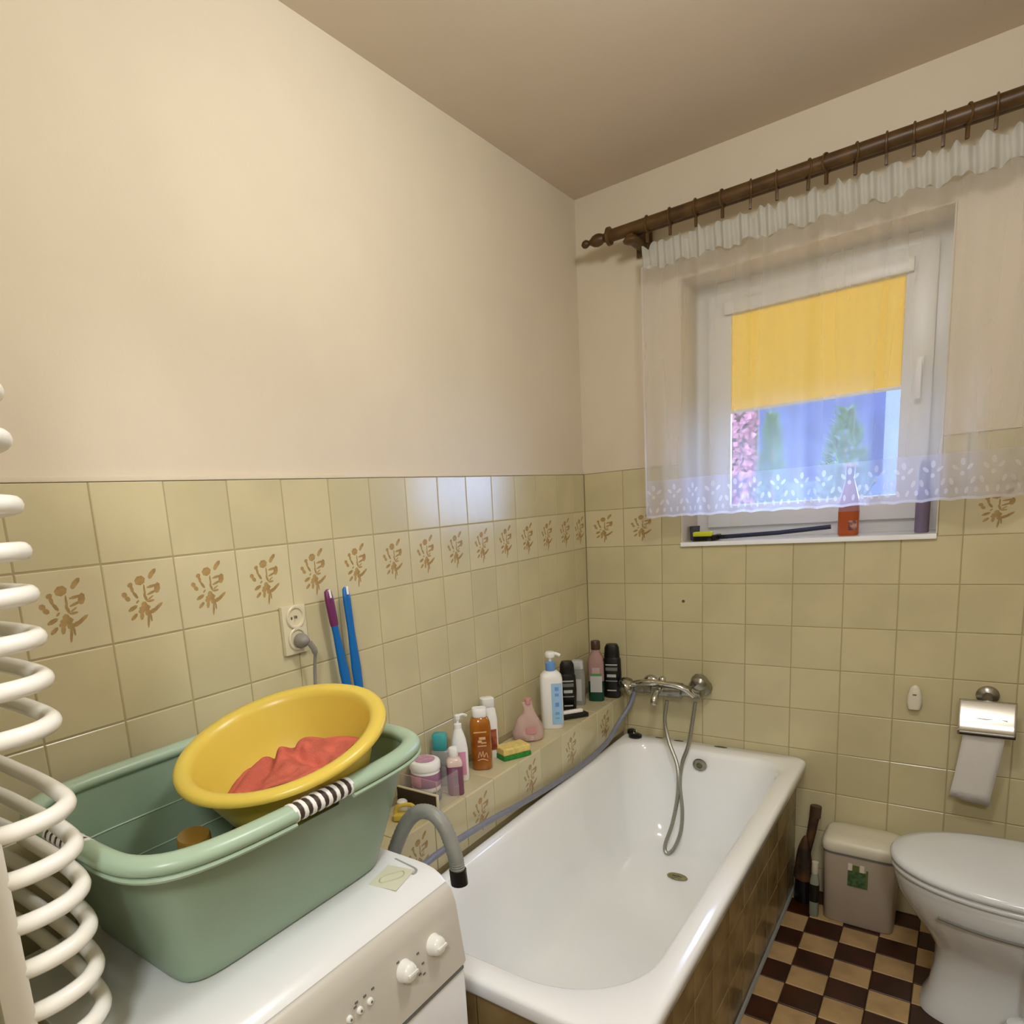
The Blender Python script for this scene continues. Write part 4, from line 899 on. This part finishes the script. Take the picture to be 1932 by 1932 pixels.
# ---------------------------------------------------------------- bin
bn = thing('waste_bin', 'grey beige pedal bin with off white lid beside the toilet', 'bin', (1.003, -.098, 0))
def br(a, c, z, n=7): return sring(a, c, z, n=n, N=56)
b = loft([br(.096, .070, 0), br(.099, .073, .004), br(.104, .078, .24), br(.104, .078, .262)]); obj('body', recalc(b), 'bin', bn, smooth=50)
b = loft([br(.107, .081, .258), br(.109, .083, .262), br(.109, .083, .284), br(.104, .078, .296, 6), br(.094, .068, .302, 5), br(.03, .03, .304, 4)]); obj('lid', recalc(b), 'binlid', bn, smooth=50)
obj('rim_line', loft([br(.1055, .0795, .250), br(.1055, .0795, .257)], False, False), 'groove_and_shade', bn)
st = obj('sticker', box(-.025, .025, -.0012, 0, -.030, .025), 'green', bn, (-.004, -.0777, .178), (radians(-1.2), 0, 0), smooth=0)
obj('sticker_figure', box(-.025, -.014, -.0013, 0, .025, .050, bm=box(.008, .020, -.0013, 0, .025, .050)), 'binlid', st, smooth=0); obj('sticker_trim', box(.025, .031, -.0012, 0, -.030, .035, bm=box(-.012, .006, -.0012, 0, .025, .046)), mat('olive_trim', '5d6a34', .5), st, smooth=0)

# ---------------------------------------------------------------- things in the corner between tub and bin
bp_ = thing('toilet_brush', 'dark brown handled brush leaning in the corner between tub and bin', 'brush', (.845, -.075, 0))
obj('handle', tube(spline([(-.012, .0, .03), (-.008, .012, .16), (.002, .020, .24), (.012, .028, .325)], 5), lambda i: .010 + .006 * (i / 15), 10), 'bag', bp_)
obj('grip', tube([(.012, .028, .31), (.014, .031, .352)], .018, 12), 'brown', bp_)
hdm = heap('h', None, 0, 0, 0, .030, .030, .16, 5, n=20, crease=.6); obj('cover', hdm, 'bag', bp_, (-.012, -.010, .085), smooth=80)
obj('holder', lathe([(.030, 0), (.032, .003), (.028, .09), (.024, .10), (.022, .10), (.024, .01), (0, .008)], 20, cap1=False), 'black', bp_, (-.010, -.008, 0))
t = bottle('cleaner_bottle', 'small pale bottle with black label standing left of the bin', 'bottle', (.879, -.168, 0), [(.012, .012, 0, 3), (.014, .014, .003, 3), (.014, .014, .13, 3), (.010, .010, .16, 2)], mat('pale_grey_green_plastic', '8d9482', .35, var=.03), [('cap', [(.0095, .0095, .158, 2), (.011, .011, .160, 2), (.010, .010, .20, 2)], 'binlid')])
obj('label', loft([sring(.0145, .0145, .055, n=3, N=32), sring(.0145, .0145, .12, n=3, N=32)], False, False), 'black', t)

# ---------------------------------------------------------------- toilet
tx, ty = 1.345, -.435
to = thing('toilet', 'white ceramic toilet with closed lid at the right edge', 'toilet', (tx, ty - .008, 0))
def egg(xf_, xb, w_, z, n=2.3, N=56, bk=3.2):
    """front (towards -x) round, back squarer; relative to tx"""
    pts = []; xm = xb - (xb - xf_) * .42
    for i in range(N):
        t = 2 * pi * i / N; c, s = cos(t), sin(t); nn = n if c < 0 else bk
        ax = (xm - xf_) if c < 0 else (xb - xm)
        pts.append(Vector((xm - tx + ax * math.copysign(abs(c) ** (2 / nn), c), w_ * math.copysign(abs(s) ** (2 / nn), s), z)))
    return pts
bowl = [egg(1.185, 1.62, .112, 0, 3, bk=4), egg(1.188, 1.62, .112, .02, 3, bk=4), egg(1.203, 1.62, .105, .06, 2.8, bk=4), egg(1.212, 1.62, .102, .14, 2.6, bk=4), egg(1.212, 1.62, .106, .195, 2.5, bk=4), egg(1.196, 1.62, .120, .225, 2.4), egg(1.172, 1.62, .138, .260, 2.3), egg(1.145, 1.62, .158, .300, 2.2), egg(1.122, 1.62, .174, .345, 2.2), egg(1.112, 1.62, .182, .385, 2.2), egg(1.112, 1.62, .184, .402, 2.2), egg(1.118, 1.615, .178, .408, 2.2)]
obj('bowl', recalc(loft(bowl)), 'ceramic', to, smooth=60)
obj('seat_ring', recalc(loft([egg(1.108, 1.56, .184, .409, 2.15), egg(1.102, 1.56, .190, .414, 2.15), egg(1.102, 1.56, .190, .422, 2.15), egg(1.106, 1.56, .186, .427, 2.15)])), 'seat', to, smooth=60)
obj('lid', recalc(loft([egg(1.106, 1.56, .188, .4285, 2.15), egg(1.100, 1.56, .193, .433, 2.15), egg(1.099, 1.56, .194, .442, 2.15), egg(1.106, 1.558, .188, .452, 2.15), egg(1.135, 1.55, .162, .459, 2.15), egg(1.20, 1.52, .11, .462, 2.15), egg(1.30, 1.48, .04, .463, 2.1)])), 'seat', to, smooth=60)
for s in (-.075, .075): obj('hinge', xf(lathe([(.013, -.02), (.015, -.018), (.015, .018), (.013, .02)], 16), Matrix.Rotation(pi / 2, 4, 'X')), 'chrome', to, (1.575 - tx, s, .435))
obj('side_shadow_line', tube(spline([(1.215 - tx, -.165, .352), (1.28 - tx, -.180, .348), (1.36 - tx, -.186, .345), (1.45 - tx, -.180, .345)], 5), (lambda i: (.004, .0045)), 8), 'groove_and_shade', to)  # dark strip standing in for the shadow line below the rim
obj('cistern', recalc(loft([br(.085, .18, .41, 6), br(.088, .185, .415, 6), br(.092, .195, .74, 6), br(.094, .197, .745, 6)])), 'ceramic', to, (1.70 - tx, 0, 0)); obj('cistern_lid', recalc(loft([br(.096, .199, .745, 6), br(.098, .202, .75, 6), br(.098, .202, .768, 6), br(.09, .194, .778, 6)])), 'ceramic', to, (1.70 - tx, 0, 0))
obj('flush_button', lathe([(.022, .778), (.022, .783), (.018, .786), (0, .787)], 24), 'chrome', to, (1.70 - tx, 0, 0))
tb = thing('brush_holder', 'white round toilet brush holder beside the toilet foot', 'brush holder', (1.395, -.645, 0)); obj('pot', lathe([(.040, 0), (.044, .004), (.048, .05), (.046, .11), (.036, .14), (.016, .148), (.010, .15)], 28), 'ceramic', tb)
obj('stick', tube([(0, 0, .14), (0, 0, .34)], .006, 10), 'white', tb); obj('knob', lathe([(.006, .33), (.012, .338), (.012, .352), (.004, .36)], 14), 'white', tb)

# ---------------------------------------------------------------- ceiling lamp (out of view, gives the light)
lm = thing('pendant_lamp', 'small bulb holder of the pendant lamp hanging above the room', 'lamp', (LAMP[0], LAMP[1], ZC))
obj('ceiling_rose', lathe([(.04, -.025), (.045, -.02), (.045, 0)], 24), 'white', lm); obj('cord', tube([(0, 0, -.02), (0, 0, -.09)], .003, 6), 'white', lm); obj('socket', lathe([(.018, -.125), (.02, -.12), (.02, -.09), (.008, -.085)], 16), 'white', lm)

# ---------------------------------------------------------------- garden outside
gmat = mat('lawn_grass', '38502c', 0.9, color2='4f6a3c', vscale=3)
g = obj('ground_outside', box(-8, 8, .3, 22, -.35, -.25), gmat, smooth=0); g['kind'] = 'structure'
def conifer(x, y, h, r, label, hue):
    t = thing('conifer', label, 'tree', (x, y, -.25))
    obj('trunk', lathe([(.05, 0), (.04, h * .5), (.01, h * .9)], 8), 'wood', t)
    b = bmesh.new(); rnd = random.Random(int(x * 100)); n = 1500
    for k in range(n):
        f = rnd.random() ** .8; z = .1 + f * (h - .1); rad_ = r * (1 - (z / h)) ** .8 + .02; a = rnd.uniform(0, 2 * pi); q = rad_ * rnd.uniform(.6, 1.0)
        p = Vector((q * cos(a), q * sin(a), z)); o_ = Vector((cos(a), sin(a), .9)).normalized(); sd_ = Vector((-sin(a), cos(a), rnd.uniform(-.4, .4))); L_ = rnd.uniform(.06, .13)
        b.faces.new([b.verts.new(p - sd_ * .022), b.verts.new(p + sd_ * .022), b.verts.new(p + o_ * L_)])
    obj('foliage', b, mat('conifer_green', hue, 0.8, var=.25, vscale=8), t, smooth=0, kind='stuff')
conifer(-.78, 7.3, 2.62, .38, 'slim green conifer on the left seen through the window', '3c5e30')
conifer(.22, 5.6, 2.40, .60, 'broad green conifer seen behind the bottle on the window sill', '36562e')
conifer(-.304, 9.0, 1.95, .38, 'small pale green conifer between the two larger ones', '5d7a50')
rb_ = thing('ivy_hedge', 'tall reddish climber hedge at the left of the window view', 'hedge', (-1.55, 8.3, -.25))
b = bmesh.new(); rnd = random.Random(5)
for k in range(4200):
    p = Vector((rnd.uniform(-1.6, .36), rnd.uniform(-.2, .1), rnd.uniform(0, 3.2))); a, c = rnd.uniform(0, 6.3), rnd.uniform(.03, .06)
    b.faces.new([b.verts.new(p + Vector((c * cos(a + q), rnd.uniform(-.02, .02), c * sin(a + q)))) for q in (0, 1.6, 3.1, 4.7)])
obj('leaves', b, mat('red_ivy', '6a3438', 0.8, color2='8c5458', vscale=6), rb_, smooth=0, kind='stuff'); obj('trellis', box(-1.6, .36, .12, .16, 0, 3.2), 'wood', rb_, smooth=0)
hs = thing('house', 'blue grey house with pale skirting seen behind the conifers', 'building', (-.1, 11, -.25))
obj('wall', box(-2.6, .20, 0, 3, 0, 4.2), mat('slate_wall', '252d48', 0.8, color2='2e3653', vscale=3), hs, smooth=0); obj('plinth', box(-2.62, .22, -.02, 0, 0, 1.75), mat('pale_plinth', '4a556e', .8, var=.05), hs, smooth=0)
obj('roof', loft([[Vector((-2.8, -.3, 4.2)), Vector((.4, -.3, 4.2)), Vector((.4, 3.3, 4.2)), Vector((-2.8, 3.3, 4.2))], [Vector((-2.4, 1.4, 5.4)), Vector((.0, 1.4, 5.4)), Vector((.0, 1.6, 5.4)), Vector((-2.4, 1.6, 5.4))]]), 'brown', hs, smooth=0)
